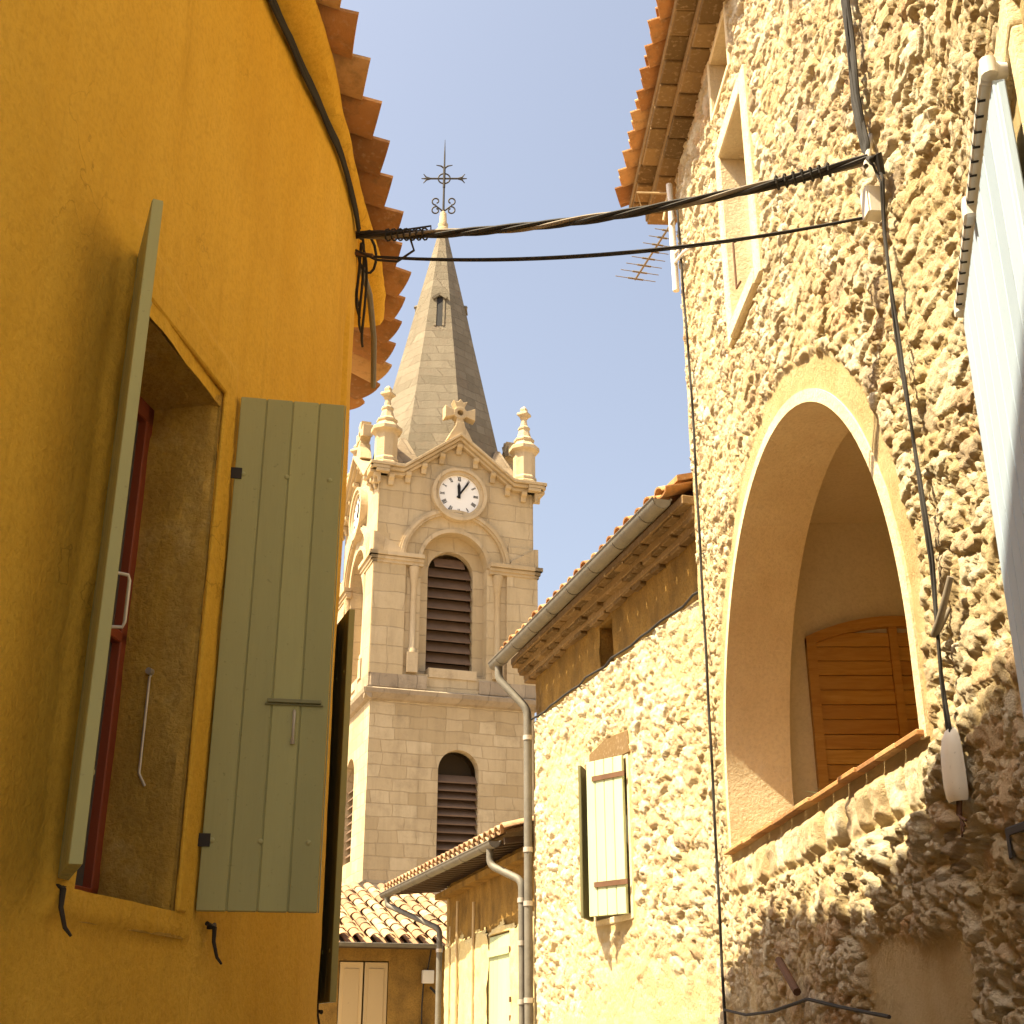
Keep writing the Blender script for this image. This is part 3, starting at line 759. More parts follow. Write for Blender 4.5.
# eaves: stepped mortar courses then a row of channel tiles
def eave(parent, P3, s0, s1, z, courses, sp, tile_out, tile_len, **kw):
    """P3(s, out, z)"""
    f_prism = lambda a, zz, d: P3(a, d, zz)
    f_pt = lambda a, d, zz: P3(a, d, zz)
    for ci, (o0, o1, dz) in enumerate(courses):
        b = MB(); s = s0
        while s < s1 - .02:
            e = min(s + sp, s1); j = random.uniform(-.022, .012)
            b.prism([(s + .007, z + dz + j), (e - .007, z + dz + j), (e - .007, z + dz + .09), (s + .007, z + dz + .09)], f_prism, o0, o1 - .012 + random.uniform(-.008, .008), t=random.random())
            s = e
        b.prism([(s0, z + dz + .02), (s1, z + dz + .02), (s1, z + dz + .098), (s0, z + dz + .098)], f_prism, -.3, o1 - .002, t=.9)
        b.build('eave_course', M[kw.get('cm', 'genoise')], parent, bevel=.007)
    b = MB(); b2 = MB(); s = s0 + sp / 2; zt = z + courses[-1][2] + .155
    inw = (P3(0, -1, 0) - P3(0, 0, 0)); inw.z = kw.get('slope', .22); inw.normalize()
    while s < s1:
        canal(b, P3(s, tile_out + random.uniform(-.012, .012), zt + random.uniform(-.004, .004)), inw, (0, 0, 1), tile_len, sp * .96, sp * .8, .05, t=random.random())
        canal(b2, P3(s + sp / 2, tile_out - .025 + random.uniform(-.015, .015), zt + .012 + random.uniform(-.004, .006)), inw, (0, 0, 1), tile_len, sp * .7, sp * .6, .06, t=random.random(), convex=True)
        s += sp
    b.build('eave_tiles', M[kw.get('tm', 'tile')], parent, smooth=True); b2.build('cover_tiles', M[kw.get('tm', 'tile')], parent, smooth=True)
    # roof plane
    b = MB(); q = [P3(s0, tile_out - .1, zt + .06), P3(s1, tile_out - .1, zt + .06), P3(s1, -3.2, zt + .06 + 3.2 * kw.get('slope', .22)), P3(s0, -3.2, zt + .06 + 3.2 * kw.get('slope', .22))]
    up = Vector((0, 0, .05)); b.quad(q); b.quad([p + up for p in q]); 
    for i in range(4): b.quad([q[i], q[(i + 1) % 4], q[(i + 1) % 4] + up, q[i] + up])
    b.build('roof', M[kw.get('tm', 'tile')], parent)
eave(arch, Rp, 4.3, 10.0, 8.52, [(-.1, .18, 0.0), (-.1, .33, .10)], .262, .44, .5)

# R0 window: blue-white shutters under a steel rail
rs = Rp
b = MB()
for (s0, s1) in ((3.90, 3.27), (3.255, 2.62)):
    n = 4
    for i in range(n):
        a = s0 + (s1 - s0) * i / n; c = s0 + (s1 - s0) * (i + 1) / n
        b.prism([(a - .004, 1.95), (c + .004, 1.95), (c + .004, 3.91), (a - .004, 3.91)], rf, .035, .068, t=random.random())
    b.prism([(s0, 1.96), (s1, 1.96), (s1, 3.90), (s0, 3.90)], rf, .036, .058, t=.1)
sb = b.build('shutter', M['white_blue'], arch, bevel=.003); sb['label'] = 'pair of closed blue-white board shutters at the right edge'
b = MB(); b.prism([(3.90, 3.945), (2.66, 3.945), (2.66, 3.975), (3.90, 3.975)], rf, .055, .09)
rail = b.build('shutter_rail', M['white_metal'], arch, bevel=.006)
for i in range(17):
    s = 3.83 - i * .068
    h_ = MB(); h_.prism([(s, 3.943), (s + .009, 3.943), (s + .009, 3.965), (s, 3.965)], rf, .070, .0912); h_.build('rail_slot', M['black'], rail)
for s in (3.90, 2.66):
    c = MB(); c.tube([rs(s, .02, 3.96), rs(s, .05, 3.96), rs(s, .07, 3.96), rs(s, .09, 3.96)], [.022, .030, .030, .024], 12); c.tube([rs(s - .03, .07, 3.93), rs(s - .03, .07, 3.98)], .022, 10); c.build('rail_cup', M['white_metal'], rail, smooth=True)
c = MB(); c.prism([(3.24, 3.91), (3.30, 3.91), (3.30, 3.985), (3.24, 3.985)], rf, .05, .10); c.build('rail_bracket', M['white_metal'], rail, bevel=.008)
c = MB()
for (s0, s1, z0, z1, o) in ((3.905, 3.99, 1.9, 3.99, .022), (2.52, 2.61, 1.9, 3.99, .02), (3.99, 2.52, 3.99, 4.12, .024)):
    c.prism([(s0, z0), (s1, z0), (s1, z1), (s0, z1)], rf, -.05, o)
c.build('window_surround', M['cream'], arch, bevel=.012)

# ============================================================ SECOND STONE HOUSE
stone = thing('stone_house', 'sunlit rubble stone house behind the arch house, with ochre band and long zinc gutter', 'house', (2.8, 12.2, 0))
QPf = lambda s: (QP[0] + QD.x * np.asarray(s), QP[1] + QD.y * np.asarray(s)); QNf = lambda s: (QN.x + 0 * np.asarray(s), QN.y + 0 * np.asarray(s))
U0, U1, UZ0, UZ1 = 2.29, 3.175, 2.535, 3.84; T0, T1, TZ0, TZ1 = 2.62, 2.99, 4.815, 5.24
S = axis_pts(.3, 5.165, .017, (U0, U1, T0, T1)); Z = np.concatenate([np.arange(0, 1.3, .1), axis_pts(1.3, 5.62, .017, (UZ0, UZ1, TZ0, TZ1))])
SS, ZZ = np.meshgrid(S, Z)
H, msk, idd = rubble_relief(SS, ZZ, .20, .125, .036, 130)
wob = .05 * fbm(SS * 5, ZZ * 5, 4, 140)
band = sst(4.77, 4.79, ZZ + wob * .4)
near = near_rect(U0, U1, UZ0, UZ1, .12)
linn = sst(U0 - .12, U0 - .1, SS) * (1 - sst(U1 + .1, U1 + .12, SS)) * sst(3.79, 3.81, ZZ) * (1 - sst(4.10, 4.12, ZZ + wob * .3))
cornr = sst(5.04, 5.10, SS + wob * .3)
lowp = 1 - sst(1.9, 2.4, ZZ + 6 * wob + .15 * np.abs(SS - 2))
soft = np.maximum.reduce([near, linn, cornr])
H = H * (1 - soft) * (1 - .72 * lowp); H = H * (1 - band) + band * (.012 * fbm(SS * 6, ZZ * 6, 4, 150)) ; H -= .0 * band
# lower stone face stands slightly proud of the band
H += .035 * (1 - band)
grid_wall('wall', M['rubble'], S, Z, QPf, QNf, H, lambda s, z: ((s > U0) & (s < U1) & (z > UZ0) & (z < UZ1)) | (z > 4.80), stone, {'stone': idd, 'mask': msk, 'plain': np.maximum(soft, lowp * .6)})
Zb = axis_pts(4.77, 5.72, .02, (TZ0, TZ1)); S2 = axis_pts(.3, 5.165, .02, (T0, T1)); SS, ZZ = np.meshgrid(S2, Zb)
D = .02 * fbm(SS * 5, ZZ * 5, 5, 150) + .004
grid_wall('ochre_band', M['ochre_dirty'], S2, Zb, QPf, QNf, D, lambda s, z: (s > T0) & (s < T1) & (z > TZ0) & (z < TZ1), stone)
qf = lambda a, z, d: Qp(a, d, z)
def jambs(parent, fn, s0, s1, z0, z1, w_, dep, o, mat, name='window_surround', bev=.006):
    b = MB()
    for (a, c, e, g_) in ((s0 - w_, s0, z0 - w_, z1 + w_), (s1, s1 + w_, z0 - w_, z1 + w_), (s0, s1, z1, z1 + w_), (s0, s1, z0 - w_, z0)):
        b.prism([(a, e), (c, e), (c, g_), (a, g_)], fn, -dep, o)
    b.build(name, mat, parent, bevel=bev)
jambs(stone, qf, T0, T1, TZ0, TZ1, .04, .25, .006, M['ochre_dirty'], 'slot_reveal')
b = MB(); b.prism([(T0, TZ0), (T1, TZ0), (T1, TZ1), (T0, TZ1)], qf, -.26, -.2); b.build('slot_board', M['dark_wood'], stone)
jambs(stone, qf, U0, U1, UZ0, UZ1, .05, .25, .045, M['cream'])
b = MB(); b.prism([(U0 - .1, 3.87), (U1 + .1, 3.87), (U1 + .08, 4.06), (2.77, 4.12), (U0 - .05, 4.08)], qf, -.05, .052); b.build('lintel', M['genoise'], stone, bevel=.01)
b = MB(); b.prism([(U0, UZ0), (U1, UZ0), (U1, UZ1), (U0, UZ1)], qf, -.22, -.2); b.build('pane', M['glass'], stone)
b = MB(); b.box(Qp(5.06, -.97, 2.7), (1.9, .06, 5.4), rz=math.atan2(-QN.y, -QN.x) + math.pi)
b.build('end_wall', M['ochre_dirty'], stone)
def qleaf(h_s, f_s, f_o, mat, side, nb):
    hp = Qp(h_s, .06, 0); fp = Qp(f_s, .06 + f_o, 0); d = (fp - hp); L = d.length; d.normalize(); n = Vector((-d.y, d.x, 0)) * side
    fn = lambda a, z, o: hp + d * a + n * o + Vector((0, 0, z))
    b = MB(); bw = L / nb
    for i in range(nb): b.prism([(i * bw + .004, UZ0 - .01), ((i + 1) * bw - .004, UZ0 - .01), ((i + 1) * bw - .004, UZ1 + .02), (i * bw + .004, UZ1 + .02)], fn, 0, .03, t=random.random())
    b.prism([(.002, UZ0), (L - .002, UZ0), (L - .002, UZ1), (.002, UZ1)], fn, .004, .024, t=.1)
    sh = b.build('shutter', M[mat], stone, bevel=.003)
    for z in (UZ0 + .25, UZ1 - .14):
        q = MB(); q.prism([(-.03, z - .022), (L * .82, z - .022), (L * .82, z + .022), (-.03, z + .022)], fn, .0305, .042); q.build('strap_hinge', M['rust'], sh)
    return sh
q = qleaf(U0, 2.70, .195, 'pale_green', 1, 4); q['label'] = 'pale green leaf with two rusty strap hinges, pushed ajar'
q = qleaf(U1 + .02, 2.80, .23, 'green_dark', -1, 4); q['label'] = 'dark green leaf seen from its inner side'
# slope between band and stones: thin ledge cable
b = MB(); pts = [Qp(.35 + i * .24, .065 + .012 * math.sin(i * 1.7), 4.795 + .012 * math.sin(i * 2.3)) for i in range(21)]
b.tube(pts, .011, 6); tag(b.build('band_cable', M['rubber'], None), 'thin dark cable along the foot of the ochre band on the second stone house', 'cable')
# eave + gutter
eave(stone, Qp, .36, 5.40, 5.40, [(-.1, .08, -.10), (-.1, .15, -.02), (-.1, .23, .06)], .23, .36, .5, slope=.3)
def gutter(parent, P3, s0, s1, o0, o1, z, r=.07, n=10, clips=8):
    """half round gutter, from (s0,o0) to (s1,o1)"""
    A = P3(s0, o0, z); B = P3(s1, o1, z); d = (B - A).normalized(); sx = d.cross(Vector((0, 0, 1))).normalized()
    b = MB(); base = 0
    for P_ in (A, B):
        for rr in (r, r - .006):
            for k in range(n + 1):
                a = math.pi + math.pi * k / n
                b.v.append(tuple(P_ + sx * (rr * math.cos(a)) + Vector((0, 0, rr * math.sin(a)))))
    m = n + 1
    for k in range(n):
        b.f += [(k, k + 1, 2 * m + k + 1, 2 * m + k), (m + k, 3 * m + k, 3 * m + k + 1, m + k + 1), (k, m + k, m + k + 1, k + 1), (2 * m + k, 2 * m + k + 1, 3 * m + k + 1, 3 * m + k)]; b.t += [.5] * 4
    b.f.append(tuple(range(m))); b.f.append(tuple(range(2 * m, 3 * m))[::-1]); b.t += [.5, .5]
    for q in (A, B): pass
    b.tube([A + sx * r + Vector((0, 0, .004)), B + sx * r + Vector((0, 0, .004))], .009, 6); b.tube([A - sx * r + Vector((0, 0, .004)), B - sx * r + Vector((0, 0, .004))], .009, 6)
    gt_ = b.build('gutter', M['zinc'], parent, smooth=True)
    for i in range(clips):
        c = A + (B - A) * ((i + .5) / clips); q = MB()
        q.tube([c + sx * ((r + .001) * math.cos(math.pi + math.pi * k / 8)) + Vector((0, 0, (r + .004) * math.sin(math.pi + math.pi * k / 8))) for k in range(9)], .004, 5); q.build('gutter_clip', M['zinc'], gt_)
    return gt_
def downpipe(parent, pts, r=.042, collars=()):
    b = MB()
    # round the corners
    P_ = [Vector(p) for p in pts]; out = [P_[0]]
    for i in range(1, len(P_) - 1):
        a = (P_[i - 1] - P_[i]); c = (P_[i + 1] - P_[i]); l = min(.09, a.length * .45, c.length * .45)
        A = P_[i] + a.normalized() * l; C = P_[i] + c.normalized() * l
        for k in range(6):
            t = k / 5; out.append(A * (1 - t) ** 2 + P_[i] * 2 * t * (1 - t) + C * t * t)
    out.append(P_[-1]); b.tube(out, r, 12)
    dp = b.build('downpipe', M['zinc'], parent, smooth=True)
    for z in collars:
        q = MB(); c = P_[-1]; q.tube([(c.x, c.y, z - .025), (c.x, c.y, z + .025)], r + .008, 12); q.build('pipe_collar', M['galv'], dp, smooth=True)
gutter(stone, Qp, .41, 5.53, .38, .38, 5.52, .08)
downpipe(stone, [Qp(5.36, .38, 5.46), Qp(5.36, .38, 5.30), Qp(5.13, .11, 4.92), Qp(5.13, .11, 0)], .045, (4.6, 3.4, 2.85, 1.9))

# ============================================================ LOW YELLOW HOUSE
low_h = thing('low_house', 'low pale yellow house with green shutter, tiled eave and zinc gutter below the church tower', 'house', (1.2, 17.5, 0))
KPf = lambda s: (KP[0] + KD.x * np.asarray(s), KP[1] + KD.y * np.asarray(s)); KNf = lambda s: (KN.x + 0 * np.asarray(s), KN.y + 0 * np.asarray(s))
KW = (1.10, 2.26, 0.9, 2.72)
S = axis_pts(-.05, 5.0, .03, KW[:2]); Z = axis_pts(0, 3.62, .03, KW[2:]); SS, ZZ = np.meshgrid(S, Z)
D = .03 * fbm(SS * 2.5, ZZ * 2.5, 5, 201) + .012 * fbm(SS * 9, ZZ * 9, 4, 202)
D = D + .03 * (ZZ < 2.78 + .03 * np.sin(SS * 5))
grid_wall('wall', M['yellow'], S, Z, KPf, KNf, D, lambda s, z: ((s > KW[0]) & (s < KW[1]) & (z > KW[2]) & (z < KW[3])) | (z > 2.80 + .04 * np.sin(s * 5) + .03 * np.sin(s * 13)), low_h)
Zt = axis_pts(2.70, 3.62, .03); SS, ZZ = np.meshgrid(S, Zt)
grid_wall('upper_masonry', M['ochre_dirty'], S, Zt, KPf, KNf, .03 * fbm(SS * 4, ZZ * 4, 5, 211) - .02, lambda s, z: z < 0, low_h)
kf = lambda a, z, d: Kp(a, d, z)
b = MB(); b.prism([(4.99, 0), (5.02, 0), (5.02, 3.6), (4.99, 3.6)], kf, -3, .01); b.build('end_wall', M['yellow'], low_h)
b = MB(); b.prism([(-.04, 0), (0, 0), (0, 3.6), (-.04, 3.6)], kf, -3, .0); b.build('end_wall', M['yellow'], low_h)
jambs(low_h, kf, *KW, .03, .2, .012, M['yellow'], 'window_reveal')
b = MB(); n = 5
for i in range(n):
    a = KW[0] + .03 + i * (KW[1] - KW[0] - .06) / n; c = a + (KW[1] - KW[0] - .06) / n
    b.prism([(a + .004, KW[2] + .02), (c - .004, KW[2] + .02), (c - .004, KW[3] - .02), (a + .004, KW[3] - .02)], kf, -.03, .012, t=random.random())
sh = b.build('shutter', M['mint'], low_h, bevel=.004)
q = MB(); q.prism([(KW[0] + .02, 2.46), (KW[1] - .04, 2.46), (KW[1] - .04, 2.54), (KW[0] + .02, 2.54)], kf, .013, .04); q.build('cross_batten', M['mint'], sh)
for z in (2.5, 1.95, 1.75):
    q = MB(); q.tube([Kp(KW[0] - .02, .03, z - .03), Kp(KW[0] - .02, .03, z + .03)], .015, 6); q.build('hinge', M['rust'], low_h)
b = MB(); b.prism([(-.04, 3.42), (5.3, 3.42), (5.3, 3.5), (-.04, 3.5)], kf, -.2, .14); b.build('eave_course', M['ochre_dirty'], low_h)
# rafters + sloping roof (overhang grows towards the far end)
b = MB()
def ov(s): return .36 + .30 * max(0, s) / 6.6
n = 22
for i in range(n):
    s = .1 + i * 6.3 / n; b.bar(Kp(s, ov(s) - .02, 3.60), Kp(s, -.1, 3.66), .06, .07, t=random.random())
b.build('rafters', M['dark_wood'], low_h)
b = MB(); b.quad([Kp(-.05, ov(0), 3.66), Kp(6.6, ov(6.6), 3.66), Kp(6.6, -2.5, 4.4), Kp(-.05, -2.5, 4.4)]); b.quad([Kp(-.05, ov(0), 3.70), Kp(6.6, ov(6.6), 3.70), Kp(6.6, -2.5, 4.44), Kp(-.05, -2.5, 4.44)])
b.quad([Kp(-.05, ov(0), 3.66), Kp(-.05, ov(0), 3.70), Kp(-.05, -2.5, 4.44), Kp(-.05, -2.5, 4.4)])
b.build('roof', M['genoise'], low_h)
b = MB(); inw = (Kp(0, -1, 0) - Kp(0, 0, 0)); inw.z = .27; inw.normalize(); s = 0
while s < 6.6:
    canal(b, Kp(s, ov(s) + .03, 3.70), inw, (0, 0, 1), .5, .2, .17, .07, t=random.random(), convex=True)
    canal(b, Kp(s, ov(s) - .36, 3.81), inw, (0, 0, 1), .5, .2, .17, .07, t=random.random(), convex=True)
    canal(b, Kp(s + .12, ov(s) + .05, 3.715), inw, (0, 0, 1), .5, .2, .17, .05, t=random.random()); s += .235
b.build('roof_tiles', M['tile_old'], low_h, smooth=True)
gutter(low_h, Kp, .15, 6.45, .44, .74, 3.60, .07, clips=7)
downpipe(low_h, [Kp(.35, .45, 3.54), Kp(.35, .45, 3.36), Kp(-.02, .17, 3.16), Kp(-.02, .17, 0)], .042, (2.95, 2.5, 1.9))
downpipe(low_h, [Kp(6.2, .72, 3.54), Kp(6.2, .72, 3.42), Kp(5.08, .10, 3.0), Kp(5.08, .10, 0)], .042, (2.7,))
b = MB()
for (s, r_, z1) in ((4.05, .02, 3.3), (3.0, .02, 3.2), (4.55, .012, 3.0)):
    b.tube([Kp(s, .05, z1), Kp(s + .02, .05, 2.6), Kp(s, .05, 1.5), Kp(s, .05, 0)], r_, 6)
b.build('wall_pipes', M['tan_cable'], low_h)

# ============================================================ FAR HOUSE (facing us)
far = thing('far_house', 'small ochre house with barrel tile roof and beige shutters at the end of the street', 'house', (-3.5, 24.6, 0))
b = MB()
FX0, FX1 = -6.5, -.6
b.box(((FX0 + -2.86) / 2, 22.85, 1.45), (-2.86 - FX0, .3, 2.9)); b.box(((-2.02 + FX1) / 2, 22.85, 1.45), (FX1 + 2.02, .3, 2.9)); b.box((-2.44, 22.85, 2.80), (.84, .3, .2)); b.box((-2.44, 22.85, .3), (.84, .3, .6))
b.box((FX0 + .1, 24.8, 1.45), (.2, 3.6, 2.9)); b.box((FX1 - .1, 24.8, 1.45), (.2, 3.6, 2.9)); b.box((-3.5, 26.7, 2.0), (6, .2, 4.0))
b.build('wall', M['ochre_dirty'], far)
b = MB()
for xa, xb in ((-2.85, -2.45), (-2.43, -2.03)):
    b.box(((xa + xb) / 2, 22.72, 1.65), (xb - xa - .01, .04, 2.06), t=random.random())
    b.box(((xa + xb) / 2, 22.695, 1.65), (xb - xa - .14, .02, 1.86), t=.2)
b.build('shutter', M['beige'], far, bevel=.006)
b = MB(); rise = (4.20 - 2.98) / 4.1; inw = Vector((0, 1, rise)).normalized()
for i in range(23):
    x = FX0 + .13 + i * .268
    for j in range(11):
        y = 22.38 + j * .385
        if y > 26.5: break
        canal(b, (x + random.uniform(-.02, .02), y + random.uniform(-.02, .02), 3.02 + (y - 22.4) * rise + .012), inw, (0, 0, 1), .45, .205, .165, .085, t=random.random(), convex=True)
b.build('cover_tiles', M['tile_old'], far, smooth=True)
b = MB()
for i in range(23):
    x = FX0 + .265 + i * .268
    for j in range(11): canal(b, (x, 22.40 + j * .385, 2.99 + j * .385 * rise), inw, (0, 0, 1), .45, .2, .17, .05, t=random.random())
b.build('channel_tiles', M['tile_old'], far, smooth=True)
b = MB(); q = [Vector(p) for p in ((FX0, 22.42, 2.93), (FX1, 22.42, 2.93), (FX1, 26.8, 2.93 + 4.38 * rise), (FX0, 26.8, 2.93 + 4.38 * rise))]; b.quad(q); b.quad([p - Vector((0, 0, .05)) for p in q])
for i in range(4): b.quad([q[i], q[(i + 1) % 4], q[(i + 1) % 4] - Vector((0, 0, .05)), q[i] - Vector((0, 0, .05))])
b.build('roof', M['dark_wood'], far)
gutter(far, lambda s, o, z: Vector((s, 22.5 - o, z)), FX0, -1.2, .16, .16, 2.955, .055, clips=6)
b = MB(); b.box((-1.36, 22.62, 2.46), (.19, .12, .21)); b.build('meter_box', M['white'], far, bevel=.015)
b = MB(); b.tube([(-1.36, 22.66, 2.57), (-1.36, 22.60, 2.64), (-1.32, 22.6, 2.9)], .012, 6); b.tube([(-1.42, 22.67, 2.36), (-1.44, 22.67, 2.0), (-1.42, 22.67, 0)], .012, 6); b.tube([(-1.30, 22.68, 2.3), (-1.22, 22.6, 2.2), (-1.18, 22.6, 2.14)], .02, 6); b.build('cable_drop', M['rubber'], far)

pv = Vector((-2.2, 22.6, 0)); rr_ = Matrix.Rotation(R(19), 3, 'Z')
far.location = pv + rr_ @ (far.location - pv); far.rotation_euler.z = R(19)

# ============================================================ CHURCH TOWER
TR = math.atan2(.322, .947)
tower = thing('church_tower', 'square stone church bell tower with clock, louvred arches, pinnacles and tall stone spire', 'church tower', (-2.50, 39.17, 0), TR)
F = [lambda a, z, d, k=k: Matrix.Rotation(k * math.pi / 2, 3, 'Z') @ Vector((a, -2.5 - d, z)) for k in range(4)]   # k=0 front; d outwards
W = 2.5
def facade(mb, fn, hw, zb, ztop, d, c, r, ob, osp, n=16, brk=()):
    xs = sorted(set([-hw, hw] + [c - r, c + r] + [c - r * math.cos(math.pi * i / n) for i in range(n + 1)] + list(brk)))
    for x0, x1 in zip(xs[:-1], xs[1:]):
        if x1 - x0 < 1e-6: continue
        xm = (x0 + x1) / 2
        T = lambda x: ztop(x) if callable(ztop) else ztop
        if c - r < xm < c + r:
            mb.quad([fn(x0, zb, d), fn(x1, zb, d), fn(x1, ob, d), fn(x0, ob, d)])
            h = lambda x: osp + math.sqrt(max(0, r * r - (x - c) ** 2))
            mb.quad([fn(x0, h(x0), d), fn(x1, h(x1), d), fn(x1, T(x1), d), fn(x0, T(x0), d)])
        else:
            mb.quad([fn(x0, zb, d), fn(x1, zb, d), fn(x1, T(x1), d), fn(x0, T(x0), d)])
def reveal(mb, fn, c, r, ob, osp, d0, d1, n=16):
    P_ = [(c + r, ob)] + [(c + r * math.cos(math.pi * i / n), osp + r * math.sin(math.pi * i / n)) for i in range(n + 1)] + [(c - r, ob), (c + r, ob)]
    for a, b_ in zip(P_[:-1], P_[1:]): mb.quad([fn(*a, d0), fn(*b_, d0), fn(*b_, d1), fn(*a, d1)])
# lower shaft
sh_ = MB(); lo_c = .17; lo_r = .61
for f in F:
    facade(sh_, f, W, 0, 10.42, 0, lo_c, lo_r, 6.1, 8.53); reveal(sh_, f, lo_c, lo_r, 6.1, 8.53, 0, -.35)
sh_.build('lower_shaft', M['ashlar'], tower, local=True)
b = MB()
for f in F:
    b.prism([(-W - .16, 5.1), (W + .16, 5.1), (W + .16, 5.3), (W, 5.42), (-W, 5.42), (-W - .16, 5.3)], f, .02, .17)
b.build('base_ledge', M['weather'], tower, local=True)
def louvres(fn, c, r, z0, z1, zs, slats, name='louvre', missing=()):
    lm = MB(); n = 14
    P_ = [(c + r, z0), (c + r, zs)] + [(c + r * math.cos(math.pi * i / n), zs + r * math.sin(math.pi * i / n)) for i in range(1, n)] + [(c - r, zs), (c - r, z0)]
    lm.prism(P_, fn, -.75, -.72)
    bk = lm.build('louvre_back', M['void'], tower, local=True)
    for i in range(slats):
        z = z0 + (z1 - z0) * (i + .5) / slats; h = (z1 - z0) / slats
        if z > zs: rr = math.sqrt(max(.01, r * r - (z + h * .3 - zs) ** 2))
        else: rr = r
        s = MB(); a = fn(c - rr, z - h * .42, -.06); 
        x0, x1 = c - rr + .01, c + rr - .01
        p = [fn(x0, z - h * .55, -.10), fn(x1, z - h * .55, -.10), fn(x1, z + h * .45, -.36), fn(x0, z + h * .45, -.36)]
        up = Vector((0, 0, .035)); s.quad(p); s.quad([q + up for q in p])
        for k in range(4): s.quad([p[k], p[(k + 1) % 4], p[(k + 1) % 4] + up, p[k] + up])
        s.t = [random.random()] * len(s.t)
        s.build('louvre_slat', M['louvre'], bk, local=True)
for k in (0, 3):
    louvres(F[k], lo_c, lo_r, 6.1, 8.45, 8.53, 10)
# string course + plinth of the belfry
b = MB()
for f in F:
    b.prism([(0, 10.42), (0.10, 10.46), (.22, 10.60), (.24, 10.72), (.06, 10.80), (0, 10.80)], lambda o, z, a, f=f: f(a, z, o), -W - .20, W + .20)
b.build('string_course', M['weather'], tower, local=True)
for f in F:
    for a0_, a1_ in ((-W - .04, -.85), (.75, W + .04)):
        b = MB(); b.prism([(a0_, 10.8), (a1_, 10.8), (a1_, 11.22), (a0_, 11.22)], f, -.02, .10); b.build('belfry_plinth', M['weather'], tower, bevel=.03, local=True)
# belfry walls with gables
GZ, GA = 17.55, 18.85
def gtop(x): return GZ if abs(x) > 1.75 else GZ + (GA - GZ) * (1 - abs(x) / 1.75)
bel = MB(); BR = 1.05; BS = 14.78
for f in F:
    facade(bel, f, W, 10.8, gtop, -.02, -.06, BR, 11.3, BS, brk=(-1.75, 0, 1.75)); reveal(bel, f, -.06, BR, 11.3, BS, -.02, -.42)
    # inner wall with smaller arch
    facade(bel, f, 1.15, 10.8, 16.1, -.42, -.06, .72, 11.4, 14.62); reveal(bel, f, -.06, .72, 11.4, 14.62, -.42, -.7)
bel.build('belfry', M['ashlar_fine'], tower, local=True)
for f in F:
    b = MB(); b.prism([(-.80, 11.22), (.68, 11.22), (.68, 11.5), (-.80, 11.5)], f, -.6, .02)
    b.build('belfry_sill', M['mould'], tower, local=True)
for k in (0, 3):
    f = F[k]
    lm = MB(); lm.prism([(-.80, 11.4), (.68, 11.4), (.68, 15.4), (-.80, 15.4)], f, -1.3, -1.27); 
    fn2 = lambda a, z, d, f=f: f(a, z, d - .40)
    louvres(fn2, -.06, .71, 11.5, 15.2, 14.62, 11)
# pilasters, imposts, small columns, hood mouldings
for f in F:
    hood = MB()
    for sgn in (-1, 1):
        b = MB(); cap = MB(); colm = MB()
        def bx(a0_, a1_, z0, z1, d0, d1, mb):
            x0, x1 = sorted((sgn * a0_, sgn * a1_)); mb.prism([(x0, z0), (x1, z0), (x1, z1), (x0, z1)], f, d0, d1)
        bx(1.60, 2.58, 11.2, 14.58, -.02, .10, b); bx(1.66, 2.52, 14.98, 15.55, -.02, .05, b)
        for (dz, o) in ((14.58, .13), (14.68, .17), (14.80, .23)): bx(1.05 if True else 1.6, 2.5 + o, dz, dz + (.10 if dz < 14.8 else .12), -.02, o, cap)
        # sloped weathering block above the impost
        x0, x1 = sgn * 1.72, sgn * 2.60
        cap.prism([(x1, 14.92), (x0, 14.92), (x0, 15.05), (sgn * 2.45, 15.5), (x1, 15.55)], f, -.02, .12)
        c = f(sgn * 1.32, 0, -.0)
        colm.tube([Vector((c.x, c.y, 0)) + Vector((0, 0, z)) for z in (11.9, 12.0, 12.06, 13.95, 14.0, 14.2, 14.5, 14.56)], [.14, .13, .095, .085, .10, .12, .17, .17], 12)
        bx(1.16, 1.48, 11.3, 11.9, -.02, .12, colm)
        b.build('pilaster', M['ashlar_fine'], tower, local=True); cap.build('impost_moulding', M['mould'], tower, local=True); colm.build('colonnette', M['mould'], tower, smooth=True, local=True)
    hood.ring((-.06, BS + .04), 1.56, 1.78, 4, 176, f, -.02, .09, 32); hood.ring((-.06, BS + .04), 1.63, 1.72, 4, 176, f, .09, .13, 32)
    hood.ring((-.06, BS), 1.04, 1.16, 0, 180, f, -.06, .03, 32)
    hood.build('hood_moulding', M['mould'], tower, smooth=True, local=True)
# gable cornice and modillions
for f in F:
    b = MB()
    path = [(-W - .34, GZ + .02), (-1.78, GZ + .02), (0, GA + .06), (1.78, GZ + .02), (W + .34, GZ + .02)]
    for (d1, off, th) in ((.16, -.13, .10), (.27, -.02, .10), (.36, .09, .10)):
        for (p, q) in zip(path[:-1], path[1:]):
            b.prism([(p[0], p[1] + off), (q[0], q[1] + off), (q[0], q[1] + off + th), (p[0], p[1] + off + th)], f, -.25, d1)
    for x in (-2.62, -2.15, -1.62, -1.12, -.55, 0, .55, 1.12, 1.62, 2.15, 2.62):
        z = GZ - .12 if abs(x) > 1.78 else GZ - .09 + (GA - GZ) * (1 - abs(x) / 1.78)
        md = MB(); md.prism([(0, z - .30), (.07, z - .30), (.10, z - .16), (.20, z - .1), (.22, z), (0, z)], lambda o, zz, a, f=f: f(a, zz, o), x - .085, x + .085); md.build('modillion', M['mould'], tower, bevel=.01, local=True)
    b.build('gable_cornice', M['mould'], tower, bevel=.015, local=True)
